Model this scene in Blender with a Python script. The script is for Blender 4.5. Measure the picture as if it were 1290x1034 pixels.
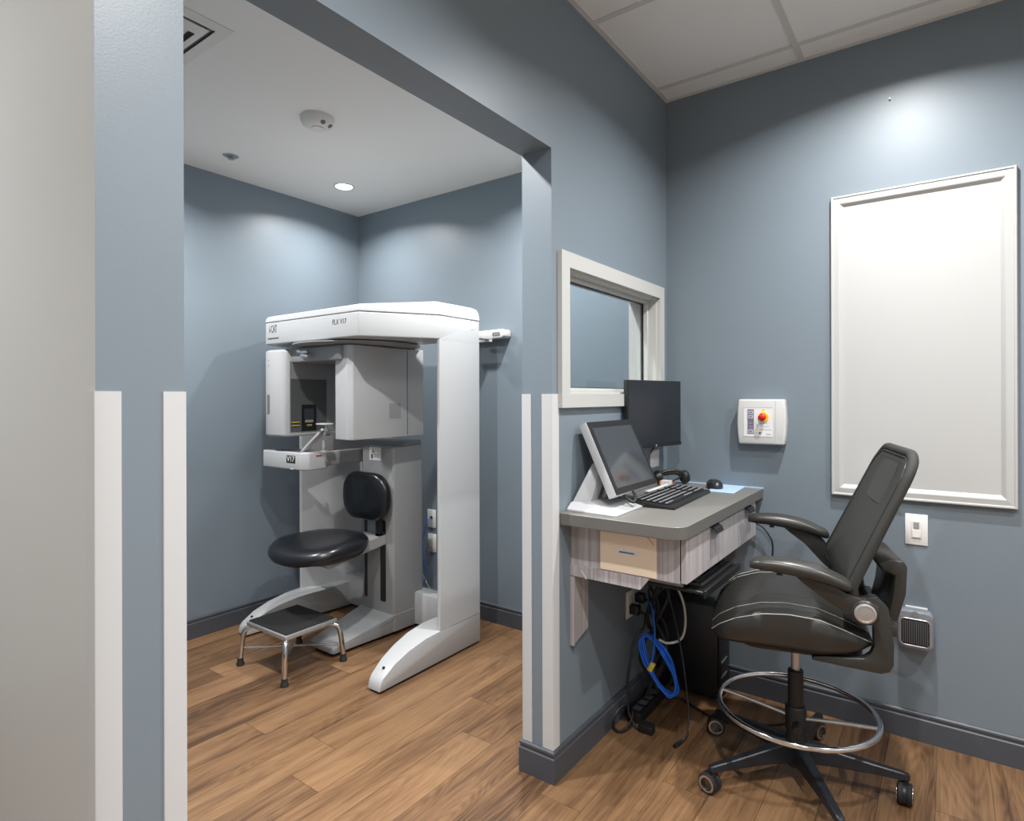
import bpy, bmesh, math, random
from mathutils import Vector, Matrix
random.seed(7)
for o in list(bpy.data.objects): bpy.data.objects.remove(o)
scene = bpy.context.scene
C = scene.collection
R = math.radians

# ------------------------------------------------------------------ camera
H = 1.32
cam = bpy.data.cameras.new('camera'); camo = bpy.data.objects.new('camera', cam); C.objects.link(camo)
cam.sensor_fit = 'HORIZONTAL'; cam.sensor_width = 36.0
cam.lens = 751.6 * 36.0 / 1290.0
cam.shift_y = -(517.0 - 500.64) / 1290.0
cam.clip_start = 0.02
yaw, roll = R(36.088), R(-0.163)
fw = Vector((-math.sin(yaw), math.cos(yaw), 0)); rt = Vector((math.cos(yaw), math.sin(yaw), 0)); up = Vector((0, 0, 1))
r2 = rt * math.cos(roll) + up * math.sin(roll); u2 = up * math.cos(roll) - rt * math.sin(roll)
mw = Matrix((r2, u2, -fw)).transposed().to_4x4(); mw.translation = Vector((1.0933, 0.0, H))
camo.matrix_world = mw
scene.camera = camo

# ------------------------------------------------------------------ world, exposure
w = bpy.data.worlds.new('world'); scene.world = w; w.use_nodes = True
w.node_tree.nodes['Background'].inputs[0].default_value = (0.8, 0.85, 0.9, 1)
w.node_tree.nodes['Background'].inputs[1].default_value = 0.05
scene.view_settings.view_transform = 'Standard'
scene.view_settings.look = 'None'
scene.view_settings.exposure = 0.7
scene.view_settings.gamma = 1.0
scene.view_settings.use_curve_mapping = False
LAMP = (1.0, 0.995, 0.985)      # colour of the recessed downlights
P_EXAM, P_OPER, P_HALL = 16.5, 17.0, 17.0   # watts

# ------------------------------------------------------------------ room dimensions (metres)
Y1, Y2 = 0.376, 0.513          # near wall faces
Y3, Y4 = 1.7321, 2.7708        # end of partition, back wall
XT = -0.1227                   # partition thickness
XL = -2.2633                   # far left wall
XR, YF = 2.75, -1.75           # unseen right and front walls
ZC, ZH, ZX = 2.74, 2.1751, 2.5991
BH = 0.1095

# ------------------------------------------------------------------ materials
MATS = {}
def newmat(name):
    m = bpy.data.materials.new(name); m.use_nodes = True
    MATS[name] = m
    return m, m.node_tree, m.node_tree.nodes['Principled BSDF']
def mat(name, col, rough=0.5, metal=0.0, bump=0.0, bscale=200.0, spec=0.5, vary=0.0, vscale=3.0, coat=0.0):
    m, nt, b = newmat(name)
    b.inputs['Base Color'].default_value = (*col, 1); b.inputs['Roughness'].default_value = rough
    b.inputs['Metallic'].default_value = metal; b.inputs['Specular IOR Level'].default_value = spec
    b.inputs['Coat Weight'].default_value = coat
    tc = nt.nodes.new('ShaderNodeTexCoord')
    if bump:
        n = nt.nodes.new('ShaderNodeTexNoise'); n.inputs['Scale'].default_value = bscale; n.inputs['Detail'].default_value = 3
        nt.links.new(tc.outputs['Object'], n.inputs['Vector'])
        bp = nt.nodes.new('ShaderNodeBump'); bp.inputs['Strength'].default_value = bump; bp.inputs['Distance'].default_value = 0.002
        nt.links.new(n.outputs['Fac'], bp.inputs['Height']); nt.links.new(bp.outputs['Normal'], b.inputs['Normal'])
    if vary:
        n = nt.nodes.new('ShaderNodeTexNoise'); n.inputs['Scale'].default_value = vscale; n.inputs['Detail'].default_value = 4
        nt.links.new(tc.outputs['Object'], n.inputs['Vector'])
        rp = nt.nodes.new('ShaderNodeValToRGB')
        rp.color_ramp.elements[0].position = 0.3; rp.color_ramp.elements[1].position = 0.7
        rp.color_ramp.elements[0].color = (*[c * (1 - vary) for c in col], 1); rp.color_ramp.elements[1].color = (*[min(1, c * (1 + vary)) for c in col], 1)
        nt.links.new(n.outputs['Fac'], rp.inputs['Fac']); nt.links.new(rp.outputs['Color'], b.inputs['Base Color'])
    return m
def emit(name, col, s):
    m, nt, b = newmat(name)
    b.inputs['Base Color'].default_value = (*col, 1); b.inputs['Emission Color'].default_value = (*col, 1); b.inputs['Emission Strength'].default_value = s
    return m
def streak(name, cols, scale, rough, objrand=False, bump=0.0):
    """wood or laminate: noise stretched along one axis"""
    m, nt, b = newmat(name)
    N, L = nt.nodes.new, nt.links.new
    tc = N('ShaderNodeTexCoord'); vec = tc.outputs['Object']
    if objrand:
        oi = N('ShaderNodeObjectInfo'); mu = N('ShaderNodeMath'); mu.operation = 'MULTIPLY'; mu.inputs[1].default_value = 37.0
        L(oi.outputs['Random'], mu.inputs[0])
        ad = N('ShaderNodeVectorMath'); ad.operation = 'ADD'; L(vec, ad.inputs[0]); L(mu.outputs[0], ad.inputs[1]); vec = ad.outputs[0]
    mp = N('ShaderNodeMapping'); mp.inputs['Scale'].default_value = scale; L(vec, mp.inputs['Vector'])
    n = N('ShaderNodeTexNoise'); n.inputs['Scale'].default_value = 1.0; n.inputs['Detail'].default_value = 6; n.inputs['Roughness'].default_value = 0.6; n.inputs['Distortion'].default_value = 0.6
    L(mp.outputs[0], n.inputs['Vector'])
    rp = N('ShaderNodeValToRGB'); e = rp.color_ramp.elements
    e[0].position, e[0].color = cols[0][0], (*cols[0][1], 1); e[1].position, e[1].color = cols[-1][0], (*cols[-1][1], 1)
    for p, c in cols[1:-1]:
        x = e.new(p); x.color = (*c, 1)
    L(n.outputs['Fac'], rp.inputs['Fac']); out = rp.outputs['Color']
    if objrand:
        mr = N('ShaderNodeMapRange'); mr.inputs[3].default_value = 0.78; mr.inputs[4].default_value = 1.16; L(oi.outputs['Random'], mr.inputs[0])
        mx = N('ShaderNodeMix'); mx.data_type = 'RGBA'; mx.blend_type = 'MULTIPLY'; mx.inputs[0].default_value = 1.0
        L(out, mx.inputs[6]); L(mr.outputs[0], mx.inputs[7]); out = mx.outputs[2]
    L(out, b.inputs['Base Color']); b.inputs['Roughness'].default_value = rough
    if bump:
        bp = N('ShaderNodeBump'); bp.inputs['Strength'].default_value = bump; bp.inputs['Distance'].default_value = 0.001
        L(n.outputs['Fac'], bp.inputs['Height']); L(bp.outputs['Normal'], b.inputs['Normal'])
    return m

mat('wall_paint', (0.180, 0.219, 0.253), 0.42, bump=0.10, bscale=260)
mat('hall_paint', (0.545, 0.553, 0.545), 0.38, bump=0.06, bscale=200)
mat('ceiling_paint', (0.68, 0.665, 0.64), 0.85)
mat('ceiling_tile', (0.80, 0.79, 0.77), 0.95, bump=0.25, bscale=700)
mat('ceiling_tee', (0.60, 0.59, 0.57), 0.6)
mat('white_trim', (0.62, 0.62, 0.61), 0.35)
mat('guard_white', (0.54, 0.545, 0.55), 0.4)
mat('window_trim', (0.49, 0.49, 0.47), 0.4)
mat('slate_base', (0.066, 0.072, 0.086), 0.45)
mat('plank_joint', (0.085, 0.048, 0.024), 0.7)
def oak():
    m, nt, b = newmat('oak_plank'); N, L = nt.nodes.new, nt.links.new
    def math_(op, x, y=None):
        n = N('ShaderNodeMath'); n.operation = op
        for i, q in enumerate((x, y)):
            if q is None: continue
            if isinstance(q, (int, float)): n.inputs[i].default_value = q
            else: L(q, n.inputs[i])
        return n.outputs[0]
    tc = N('ShaderNodeTexCoord'); oi = N('ShaderNodeObjectInfo')
    ad = N('ShaderNodeVectorMath'); ad.operation = 'ADD'; L(tc.outputs['Object'], ad.inputs[0]); L(math_('MULTIPLY', oi.outputs['Random'], 57.0), ad.inputs[1])
    def noise(sc, det, dist=0.0, rough=0.55):
        mp = N('ShaderNodeMapping'); mp.inputs['Scale'].default_value = sc; L(ad.outputs[0], mp.inputs['Vector'])
        n = N('ShaderNodeTexNoise'); n.inputs['Scale'].default_value = 1.0; n.inputs['Detail'].default_value = det; n.inputs['Distortion'].default_value = dist; n.inputs['Roughness'].default_value = rough
        L(mp.outputs[0], n.inputs['Vector']); return n.outputs['Fac']
    broad = noise((13, 1.3, 13), 3, 0.5); fine = noise((230, 7, 230), 4, 0.2, 0.65); mid = noise((60, 2.6, 60), 5, 0.4, 0.65)
    rings = math_('SINE', math_('MULTIPLY', noise((7, 0.75, 7), 2, 0.6), 150.0))          # growth rings, cathedral grain
    v = math_('ADD', math_('ADD', math_('MULTIPLY', broad, 0.55), math_('MULTIPLY', mid, 0.40)), math_('ADD', math_('MULTIPLY', fine, 0.22), math_('MULTIPLY', rings, 0.035)))
    v = math_('ADD', v, math_('MULTIPLY', math_('SUBTRACT', oi.outputs['Random'], 0.5), 0.16))
    rp = N('ShaderNodeValToRGB'); e = rp.color_ramp.elements
    e[0].position, e[0].color = 0.40, (0.066, 0.033, 0.0165, 1); e[1].position, e[1].color = 0.78, (0.255, 0.147, 0.073, 1)
    x = e.new(0.52); x.color = (0.138, 0.073, 0.035, 1); x = e.new(0.63); x.color = (0.200, 0.110, 0.053, 1)
    L(v, rp.inputs['Fac']); L(rp.outputs['Color'], b.inputs['Base Color']); b.inputs['Roughness'].default_value = 0.38
    bp = N('ShaderNodeBump'); bp.inputs['Strength'].default_value = 0.10; bp.inputs['Distance'].default_value = 0.001
    L(v, bp.inputs['Height']); L(bp.outputs['Normal'], b.inputs['Normal'])
oak()
streak('desk_laminate', [(0.3, (0.27, 0.255, 0.265)), (0.5, (0.43, 0.405, 0.41)), (0.7, (0.56, 0.53, 0.53))], (110, 110, 1.2), 0.42)
mat('worktop', (0.172, 0.166, 0.152), 0.36, vary=0.16, vscale=500)
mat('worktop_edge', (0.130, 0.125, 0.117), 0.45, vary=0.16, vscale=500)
mat('machine_white', (0.46, 0.463, 0.467), 0.32, bump=0.03, bscale=500)
mat('machine_grey', (0.275, 0.277, 0.28), 0.38)
mat('machine_silver', (0.42, 0.41, 0.40), 0.35, metal=0.3)
mat('panel_dark', (0.085, 0.09, 0.09), 0.55)
mat('label_black', (0.012, 0.012, 0.013), 0.35)
mat('label_grey', (0.30, 0.30, 0.30), 0.5)
mat('label_white', (0.75, 0.75, 0.74), 0.5)
mat('monitor_white', (0.50, 0.505, 0.52), 0.4)
mat('letter_grey', (0.10, 0.10, 0.11), 0.5)
mat('letter_blue', (0.06, 0.08, 0.22), 0.5)
mat('sticker_yellow', (0.50, 0.42, 0.06), 0.5)
mat('sticker_red', (0.45, 0.05, 0.02), 0.5)
mat('black_vinyl', (0.008, 0.0085, 0.011), 0.28, bump=0.05, bscale=120)
mat('black_leather', (0.025, 0.0242, 0.022), 0.36, bump=0.10, bscale=160)
mat('seat_leather', (0.025, 0.0242, 0.022), 0.34)
_nt = MATS['seat_leather'].node_tree; _tc = _nt.nodes.new('ShaderNodeTexCoord'); _mp = _nt.nodes.new('ShaderNodeMapping'); _mp.inputs['Scale'].default_value = (5, 38, 5)
_n = _nt.nodes.new('ShaderNodeTexNoise'); _n.inputs['Scale'].default_value = 1.0; _n.inputs['Detail'].default_value = 3; _b = _nt.nodes.new('ShaderNodeBump'); _b.inputs['Strength'].default_value = 0.35; _b.inputs['Distance'].default_value = 0.006
_nt.links.new(_tc.outputs['Object'], _mp.inputs[0]); _nt.links.new(_mp.outputs[0], _n.inputs[0]); _nt.links.new(_n.outputs['Fac'], _b.inputs['Height']); _nt.links.new(_b.outputs[0], _nt.nodes['Principled BSDF'].inputs['Normal'])
mat('mesh_fabric', (0.030, 0.030, 0.027), 0.75, bump=0.5, bscale=900)
mat('mesh_see_through', (0.043, 0.043, 0.040), 0.75, bump=0.5, bscale=900)  # paler tone painted in where things behind show through the mesh
mat('black_plastic', (0.011, 0.011, 0.012), 0.42)
mat('arm_plastic', (0.030, 0.029, 0.026), 0.33)
mat('navy_metal', (0.010, 0.012, 0.016), 0.4)
mat('black_rubber', (0.012, 0.012, 0.012), 0.7, bump=0.3, bscale=400)
mat('stitch', (0.42, 0.41, 0.39), 0.7)
mat('chrome', (0.72, 0.72, 0.73), 0.10, metal=1.0)
mat('brushed_silver', (0.55, 0.55, 0.56), 0.32, metal=0.8)
mat('screen_glass', (0.042, 0.047, 0.054), 0.10, spec=0.7)
mat('screen_matte', (0.016, 0.019, 0.025), 0.32)
mat('mat_blue', (0.42, 0.58, 0.80), 0.6)
mat('key_black', (0.020, 0.021, 0.024), 0.45)
mat('key_legend', (0.62, 0.62, 0.62), 0.6)
mat('mouse_black', (0.022, 0.023, 0.026), 0.3)
mat('orange', (0.80, 0.22, 0.03), 0.45)
mat('manila', (0.88, 0.72, 0.56), 0.6)
mat('manila_fold', (0.62, 0.34, 0.18), 0.6)
mat('outlet_white', (0.72, 0.71, 0.69), 0.35)
mat('outlet_dark', (0.10, 0.10, 0.10), 0.4)
mat('sensor_grey', (0.28, 0.28, 0.28), 0.25)
mat('stop_white', (0.60, 0.60, 0.59), 0.35)
mat('keypad_violet', (0.165, 0.15, 0.22), 0.5)
mat('keypad_button', (0.50, 0.48, 0.54), 0.5)
mat('stop_red', (0.62, 0.012, 0.018), 0.2)
mat('stop_yellow', (0.85, 0.58, 0.01), 0.4)
mat('badge_blue', (0.15, 0.22, 0.42), 0.5)
mat('cable_blue', (0.005, 0.13, 0.72), 0.4)
mat('cable_black', (0.010, 0.010, 0.011), 0.45)
mat('cable_white', (0.55, 0.55, 0.54), 0.4)
mat('heater_silver', (0.30, 0.33, 0.37), 0.3, metal=0.4)
mat('heater_dark', (0.012, 0.012, 0.013), 0.5)
mat('board_white', (0.465, 0.465, 0.457), 0.4)
mat('detector_white', (0.62, 0.60, 0.57), 0.5)
mat('vent_white', (0.60, 0.585, 0.56), 0.5)
emit('lens_glow', (1.0, 0.97, 0.92), 9.0)
gm, gt, gb = newmat('clear_glass')
gt.nodes.remove(gb)
_o = gt.nodes['Material Output']; _t = gt.nodes.new('ShaderNodeBsdfTransparent'); _t.inputs[0].default_value = (0.86, 0.89, 0.90, 1)
_g = gt.nodes.new('ShaderNodeBsdfGlossy'); _g.inputs['Roughness'].default_value = 0.01
_f = gt.nodes.new('ShaderNodeLayerWeight'); _f.inputs[0].default_value = 0.5; _m = gt.nodes.new('ShaderNodeMixShader')
_p = gt.nodes.new('ShaderNodeMath'); _p.operation = 'POWER'; _p.inputs[1].default_value = 4.0; gt.links.new(_f.outputs['Facing'], _p.inputs[0])
_q = gt.nodes.new('ShaderNodeMath'); _q.operation = 'MULTIPLY_ADD'; _q.inputs[1].default_value = 0.9; _q.inputs[2].default_value = 0.04; gt.links.new(_p.outputs[0], _q.inputs[0])
gt.links.new(_q.outputs[0], _m.inputs[0]); gt.links.new(_t.outputs[0], _m.inputs[1]); gt.links.new(_g.outputs[0], _m.inputs[2]); gt.links.new(_m.outputs[0], _o.inputs[0])

# ------------------------------------------------------------------ mesh builder
class M:
    def __init__(s): s.bm = bmesh.new(); s.bev = False
    def poly(s, rings_bottom, rings_top):
        b = [s.bm.verts.new(p) for p in rings_bottom]; t = [s.bm.verts.new(p) for p in rings_top]; n = len(b)
        s.bm.faces.new(list(reversed(b))); s.bm.faces.new(t)
        for i in range(n): s.bm.faces.new((b[i], b[(i + 1) % n], t[(i + 1) % n], t[i]))
        return s
    def box(s, x0, x1, y0, y1, z0, z1):
        q = [(x0, y0), (x1, y0), (x1, y1), (x0, y1)]
        return s.poly([(*p, z0) for p in q], [(*p, z1) for p in q])
    def prism(s, pts, axis, a0, a1):
        f = {'z': lambda p, a: (p[0], p[1], a), 'x': lambda p, a: (a, p[0], p[1]), 'y': lambda p, a: (p[0], a, p[1])}[axis]
        return s.poly([f(p, a0) for p in pts], [f(p, a1) for p in pts])
    def obox(s, o, u, v, n, a0, a1, b0, b1, c0, c1):
        """box in a frame o,u,v,n"""
        o, u, v, n = map(Vector, (o, u, v, n))
        q = [(a0, b0), (a1, b0), (a1, b1), (a0, b1)]
        return s.poly([o + u * a + v * b + n * c0 for a, b in q], [o + u * a + v * b + n * c1 for a, b in q])
    def loft(s, rings, cap=True, closed=False):
        vs = [[s.bm.verts.new(p) for p in r] for r in rings]; n = len(vs[0]); k = len(vs)
        for i in range(k if closed else k - 1):
            a, b = vs[i], vs[(i + 1) % k]
            for j in range(n): s.bm.faces.new((a[j], a[(j + 1) % n], b[(j + 1) % n], b[j]))
        if cap and not closed:
            s.bm.faces.new(list(reversed(vs[0]))); s.bm.faces.new(vs[-1])
        return s
    def cyl(s, p0, p1, r0, r1=None, seg=20):
        r1 = r0 if r1 is None else r1
        p0, p1 = Vector(p0), Vector(p1); d = (p1 - p0).normalized()
        a = d.orthogonal().normalized(); b = d.cross(a)
        ring = lambda c, r: [c + (a * math.cos(t) + b * math.sin(t)) * r for t in [2 * math.pi * i / seg for i in range(seg)]]
        return s.loft([ring(p0, r0), ring(p1, r1)])
    def lathe(s, prof, c, seg=24, axis=(0, 0, 1)):
        d = Vector(axis).normalized(); a = d.orthogonal().normalized(); b = d.cross(a); c = Vector(c)
        return s.loft([[c + d * h + (a * math.cos(t) + b * math.sin(t)) * max(r, 1e-4) for t in [2 * math.pi * i / seg for i in range(seg)]] for r, h in prof])
    def tube(s, pts, r, seg=8, closed=False, smooth=6):
        P = spline(pts, smooth, closed) if smooth else [Vector(p) for p in pts]
        n = len(P); rings = []; a = None
        for i in range(n):
            if closed: d = P[(i + 1) % n] - P[i - 1]
            else: d = P[min(i + 1, n - 1)] - P[max(i - 1, 0)]
            d.normalize()
            a = d.orthogonal() if a is None else a - d * a.dot(d)
            a.normalize(); b = d.cross(a)
            rr = r(i / max(1, n - 1)) if callable(r) else r
            rings.append([P[i] + (a * math.cos(t) + b * math.sin(t)) * rr for t in [2 * math.pi * k / seg for k in range(seg)]])
        return s.loft(rings, closed=closed)
    def bevel(s, w, seg=2, ang=35, skip=None):
        s.bev = True; s.bm.normal_update(); bmesh.ops.recalc_face_normals(s.bm, faces=s.bm.faces)
        ed = [e for e in s.bm.edges if len(e.link_faces) == 2 and e.calc_face_angle(0) > R(ang) and not (skip and skip(e.verts[0].co, e.verts[1].co))]
        bmesh.ops.bevel(s.bm, geom=ed, offset=w, segments=seg, affect='EDGES', profile=0.5, clamp_overlap=True)
        return s
    def mesh(s, name, ang=40):
        bmesh.ops.recalc_face_normals(s.bm, faces=s.bm.faces)
        me = bpy.data.meshes.new(name); s.bm.to_mesh(me); s.bm.free()
        me.polygons.foreach_set('use_smooth', [not (s.bev and p.area > 0.0009) for p in me.polygons]); me.set_sharp_from_angle(angle=R(ang))
        return me
    def build(s, name, m, parent=None, ang=40):
        me = s.mesh(name, ang); me.materials.append(MATS[m])
        return link(name, me, parent)
def spline(pts, k, closed=False):
    P = [Vector(p) for p in pts]; n = len(P); out = []
    for i in range(n if closed else n - 1):
        if closed: a, b, c, d = P[i - 1], P[i], P[(i + 1) % n], P[(i + 2) % n]
        else: a, b, c, d = P[max(i - 1, 0)], P[i], P[i + 1], P[min(i + 2, n - 1)]
        for j in range(k):
            t = j / k
            out.append(0.5 * ((2 * b) + (c - a) * t + (2 * a - 5 * b + 4 * c - d) * t * t + (3 * b - a - 3 * c + d) * t ** 3))
    if not closed: out.append(P[-1])
    return out
def root_of(o):
    while o.parent: o = o.parent
    return o
def link(name, me, parent=None):
    """world-space mesh: parts are moved into the frame of their thing"""
    o = bpy.data.objects.new(name, me); C.objects.link(o)
    if parent:
        rt_ = root_of(parent)
        if not rt_.get('_local'):
            me.transform(Matrix.Translation(-rt_.location))
        o.parent = parent
    else:
        v = me.vertices; xs = [p.co.x for p in v]; ys = [p.co.y for p in v]; zs = [p.co.z for p in v]
        c = Vector(((min(xs) + max(xs)) / 2, (min(ys) + max(ys)) / 2, min(zs)))
        me.transform(Matrix.Translation(-c)); o.location = c
    return o
def thing(name, label, cat, loc=(0, 0, 0), rotz=None, group=None):
    o = bpy.data.objects.new(name, None); C.objects.link(o); o.location = loc; o.empty_display_size = 0.05
    if rotz is not None: o.rotation_euler = (0, 0, rotz); o['_local'] = True
    o['label'] = label; o['category'] = cat
    if group: o['group'] = group
    return o
def tag(o, label, cat, group=None):
    o['label'] = label; o['category'] = cat
    if group: o['group'] = group
    return o
def struct(o): o['kind'] = 'structure'; return o
def rrect(w, h, r, n=5):
    """rounded rectangle outline centred on 0"""
    out = []
    for cx, cy, a in ((w / 2 - r, h / 2 - r, 0), (-w / 2 + r, h / 2 - r, 90), (-w / 2 + r, -h / 2 + r, 180), (w / 2 - r, -h / 2 + r, 270)):
        for i in range(n + 1):
            t = R(a + 90 * i / n); out.append((cx + r * math.cos(t), cy + r * math.sin(t)))
    return out
def text(name, s, size, o, u, v, m, parent, depth=0.0006, squeeze=1.0):
    """raised lettering lying on the plane o,u,v"""
    cu = bpy.data.curves.new(name, 'FONT'); cu.body = s; cu.size = size; cu.align_x = 'CENTER'; cu.align_y = 'CENTER'; cu.extrude = depth; cu.resolution_u = 3
    t = bpy.data.objects.new(name, cu); C.objects.link(t)
    bpy.context.view_layer.update()
    me = bpy.data.meshes.new_from_object(t.evaluated_get(bpy.context.evaluated_depsgraph_get()))
    bpy.data.objects.remove(t); bpy.data.curves.remove(cu)
    u, v = Vector(u).normalized(), Vector(v).normalized(); n = u.cross(v)
    mtx = Matrix((u * squeeze, v, n)).transposed().to_4x4(); mtx.translation = Vector(o)
    me.transform(mtx); me.name = name; me.materials.clear(); me.materials.append(MATS[m])
    return link(name, me, parent)

# ================================================================== THE SETTING
# floor: slab and single planks
fl = struct(M().box(XL - 0.1, XR + 0.1, YF - 0.1, Y4 + 0.1, -0.1, -0.0035).build('floor', 'plank_joint'))
PW, PL = 0.152, 1.22
plank_mesh = {}
def plank(x0, x1, y0, y1):
    key = (round(x1 - x0, 3), round(y1 - y0, 3))
    if key not in plank_mesh:
        g = 0.0007; a, b = key[0] / 2 - g, key[1] / 2 - g
        me = M().box(-a, a, -b, b, -0.0035, 0.0).mesh('plank'); me.materials.append(MATS['oak_plank']); plank_mesh[key] = me
    o = bpy.data.objects.new('plank', plank_mesh[key]); C.objects.link(o); o.parent = fl
    o.location = Vector(((x0 + x1) / 2, (y0 + y1) / 2, 0)) - fl.location
x = XL - 0.02; row = 0
while x < XR:
    x1 = min(x + PW, XR + 0.02); off = [0.0, 0.47, 0.85, 0.25, 0.68, 1.05][row % 6] + 0.06 * (row % 5)
    y = YF - off % PL
    while y < Y4:
        a, b = max(y, YF), min(y + PL, Y4)
        if b - a > 0.02: plank(x, x1, a, b)
        y += PL
    x += PW; row += 1

# walls
def wall(name, boxes, m='wall_paint'):
    mb = M()
    for b in boxes: mb.box(*b)
    return struct(mb.build(name, m))
WY0, WY1, WZ0, WZ1 = 1.826, 2.648, 1.333, 1.779      # window opening
wall('wall_back', [(XL - 0.12, XR + 0.12, Y4, Y4 + 0.12, 0, ZC + 0.1)])
wall('wall_left', [(XL - 0.12, XL, Y2, Y4, 0, ZC + 0.1)])
wall('wall_middle', [(XT, 0, Y3, WY0, 0, ZC + 0.02), (XT, 0, WY1, Y4, 0, ZC + 0.02), (XT, 0, WY0, WY1, 0, WZ0), (XT, 0, WY0, WY1, WZ1, ZC + 0.02), (XT, 0, Y2, Y3, ZH, ZC + 0.02)])
nw = wall('wall_near', [(XL - 0.12, 0, Y1, Y2, 0, ZC + 0.02)])
nw.data.materials.append(MATS['hall_paint'])
for p in nw.data.polygons:
    if p.normal.y < -0.9: p.material_index = 1
wall('wall_right', [(XR, XR + 0.12, YF, Y4, 0, ZC + 0.1)], 'hall_paint')
wall('wall_front', [(XL - 0.12, XR + 0.12, YF - 0.12, YF, 0, ZC + 0.1)], 'hall_paint')
wall('wall_hall_end', [(XL - 0.12, XL, YF, Y1, 0, ZC + 0.1)], 'hall_paint')

# ceilings
struct(M().box(XL, XT, Y2, Y4, ZX, ZX + 0.06).build('ceiling_exam_room', 'ceiling_paint'))
ce = struct(M().box(XL - 0.1, XR + 0.1, YF - 0.1, Y4 + 0.1, ZC + 0.03, ZC + 0.1).build('ceiling', 'ceiling_tile'))
tile_mesh = {}
def ctile(x0, x1, y0, y1):
    key = (round(x1 - x0, 3), round(y1 - y0, 3))
    if key not in tile_mesh:
        a, b = key[0] / 2 - 0.001, key[1] / 2 - 0.001
        me = M().box(-a, a, -b, b, 0, 0.018).bevel(0.003, 1).mesh('ceiling_tile'); me.materials.append(MATS['ceiling_tile']); tile_mesh[key] = me
    o = bpy.data.objects.new('ceiling_tile', tile_mesh[key]); C.objects.link(o); o.parent = ce
    o.location = Vector(((x0 + x1) / 2, (y0 + y1) / 2, ZC + 0.004)) - ce.location
TX = [0.0] + [0.60 + 0.61 * i for i in range(4)]
TX = [t for t in TX if t < XR - 0.1] + [XR]
TY = [Y4]; t = 2.63
while t > YF + 0.1: TY.append(t); t -= 0.61
TY.append(YF)
HX = [XL + 0.02] + [-0.61 * i for i in range(3, 0, -1)]
def part(name, mb, m, parent, **k): return mb.build(name, m, parent, **k)
for i in range(len(TX) - 1):
    for j in range(len(TY) - 1): ctile(TX[i], TX[i + 1], TY[j + 1], TY[j])
for t in TX[1:-1]: part('ceiling_tee', M().box(t - 0.012, t + 0.012, YF, Y4, ZC, ZC + 0.012), 'ceiling_tee', ce)
for t in TY[1:-1]: part('ceiling_tee', M().box(0.0, XR, t - 0.012, t + 0.012, ZC + 0.001, ZC + 0.012), 'ceiling_tee', ce)
part('wall_angle', M().box(0.0, 0.02, YF, Y4, ZC - 0.001, ZC + 0.012), 'ceiling_tee', ce)
part('wall_angle', M().box(0.0, XR, Y4 - 0.02, Y4, ZC - 0.0005, ZC + 0.012), 'ceiling_tee', ce)
for i in range(len(HX)):                               # hall part of the ceiling
    x1 = HX[i + 1] if i + 1 < len(HX) else 0.0
    for j in range(len(TY) - 1):
        a, b = TY[j + 1], min(TY[j], Y1)
        if b - a > 0.05: ctile(HX[i], x1, a, b)

# baseboards: moulded profile (distance from wall, height)
BP = [(0, 0), (0.012, 0), (0.012, 0.083), (0.0085, 0.087), (0.0085, 0.094), (0.011, 0.098), (0.010, 0.105), (0.005, BH), (0, BH)]
def baseboard(name, pts, normals):
    """profile swept along a floor polyline; normals point off the wall, mitred at corners"""
    mb = M(); rings = []
    for (px, py), (nx, ny) in zip(pts, normals): rings.append([(px + nx * d, py + ny * d, z) for d, z in BP])
    mb.loft(rings); return struct(mb.build(name, 'slate_base', ang=25))
baseboard('baseboard_back', [(0.0, Y4), (XR, Y4)], [(1, -1), (-1, -1)])
baseboard('baseboard_middle', [(XT, Y4), (XT, Y3), (0, Y3), (0, Y4)], [(-1, -1), (-1, -1), (1, -1), (1, -1)])
baseboard('baseboard_exam_back', [(XL, Y4), (XT, Y4)], [(1, -1), (-1, -1)])
baseboard('baseboard_left', [(XL, Y2), (XL, Y4)], [(1, 1), (1, -1)])
baseboard('baseboard_near', [(XL, Y2), (0, Y2), (0, Y1), (XL, Y1)], [(1, 1), (1, 1), (1, -1), (0, -1)])

# corner guards: folded strip with a rounded nose
def guard(cx, cy, sx, sy, label, z0=BH + 0.001, z1=1.332, wg=0.037):
    t = 0.003
    P = [(0, 0), (wg, 0), (wg, -t * 0.3), (wg - 0.001, -t), (0.0, -t), (-t * 0.7, -t * 0.7), (-t, 0), (-t, wg - 0.001), (-t * 0.3, wg), (0, wg)]
    # local frame: the wall fills the quadrant a>0, b>0
    me = M().prism([(cx + sx * a, cy + sy * b) for a, b in P], 'z', z0, z1)
    return tag(me.build('corner_guard', 'guard_white', ang=25), label, 'corner guard', 'white corner guards on the wall ends')
guard(0, Y1, -1, 1, 'white corner guard at far left where pale wall meets blue wall')
guard(0, Y2, -1, -1, 'white corner guard on left side of the room opening')
guard(XT, Y3, 1, 1, 'narrow white corner guard on inner corner of partition end')
guard(0, Y3, -1, 1, 'white corner guard on partition end nearest the desk', wg=0.041)

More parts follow.
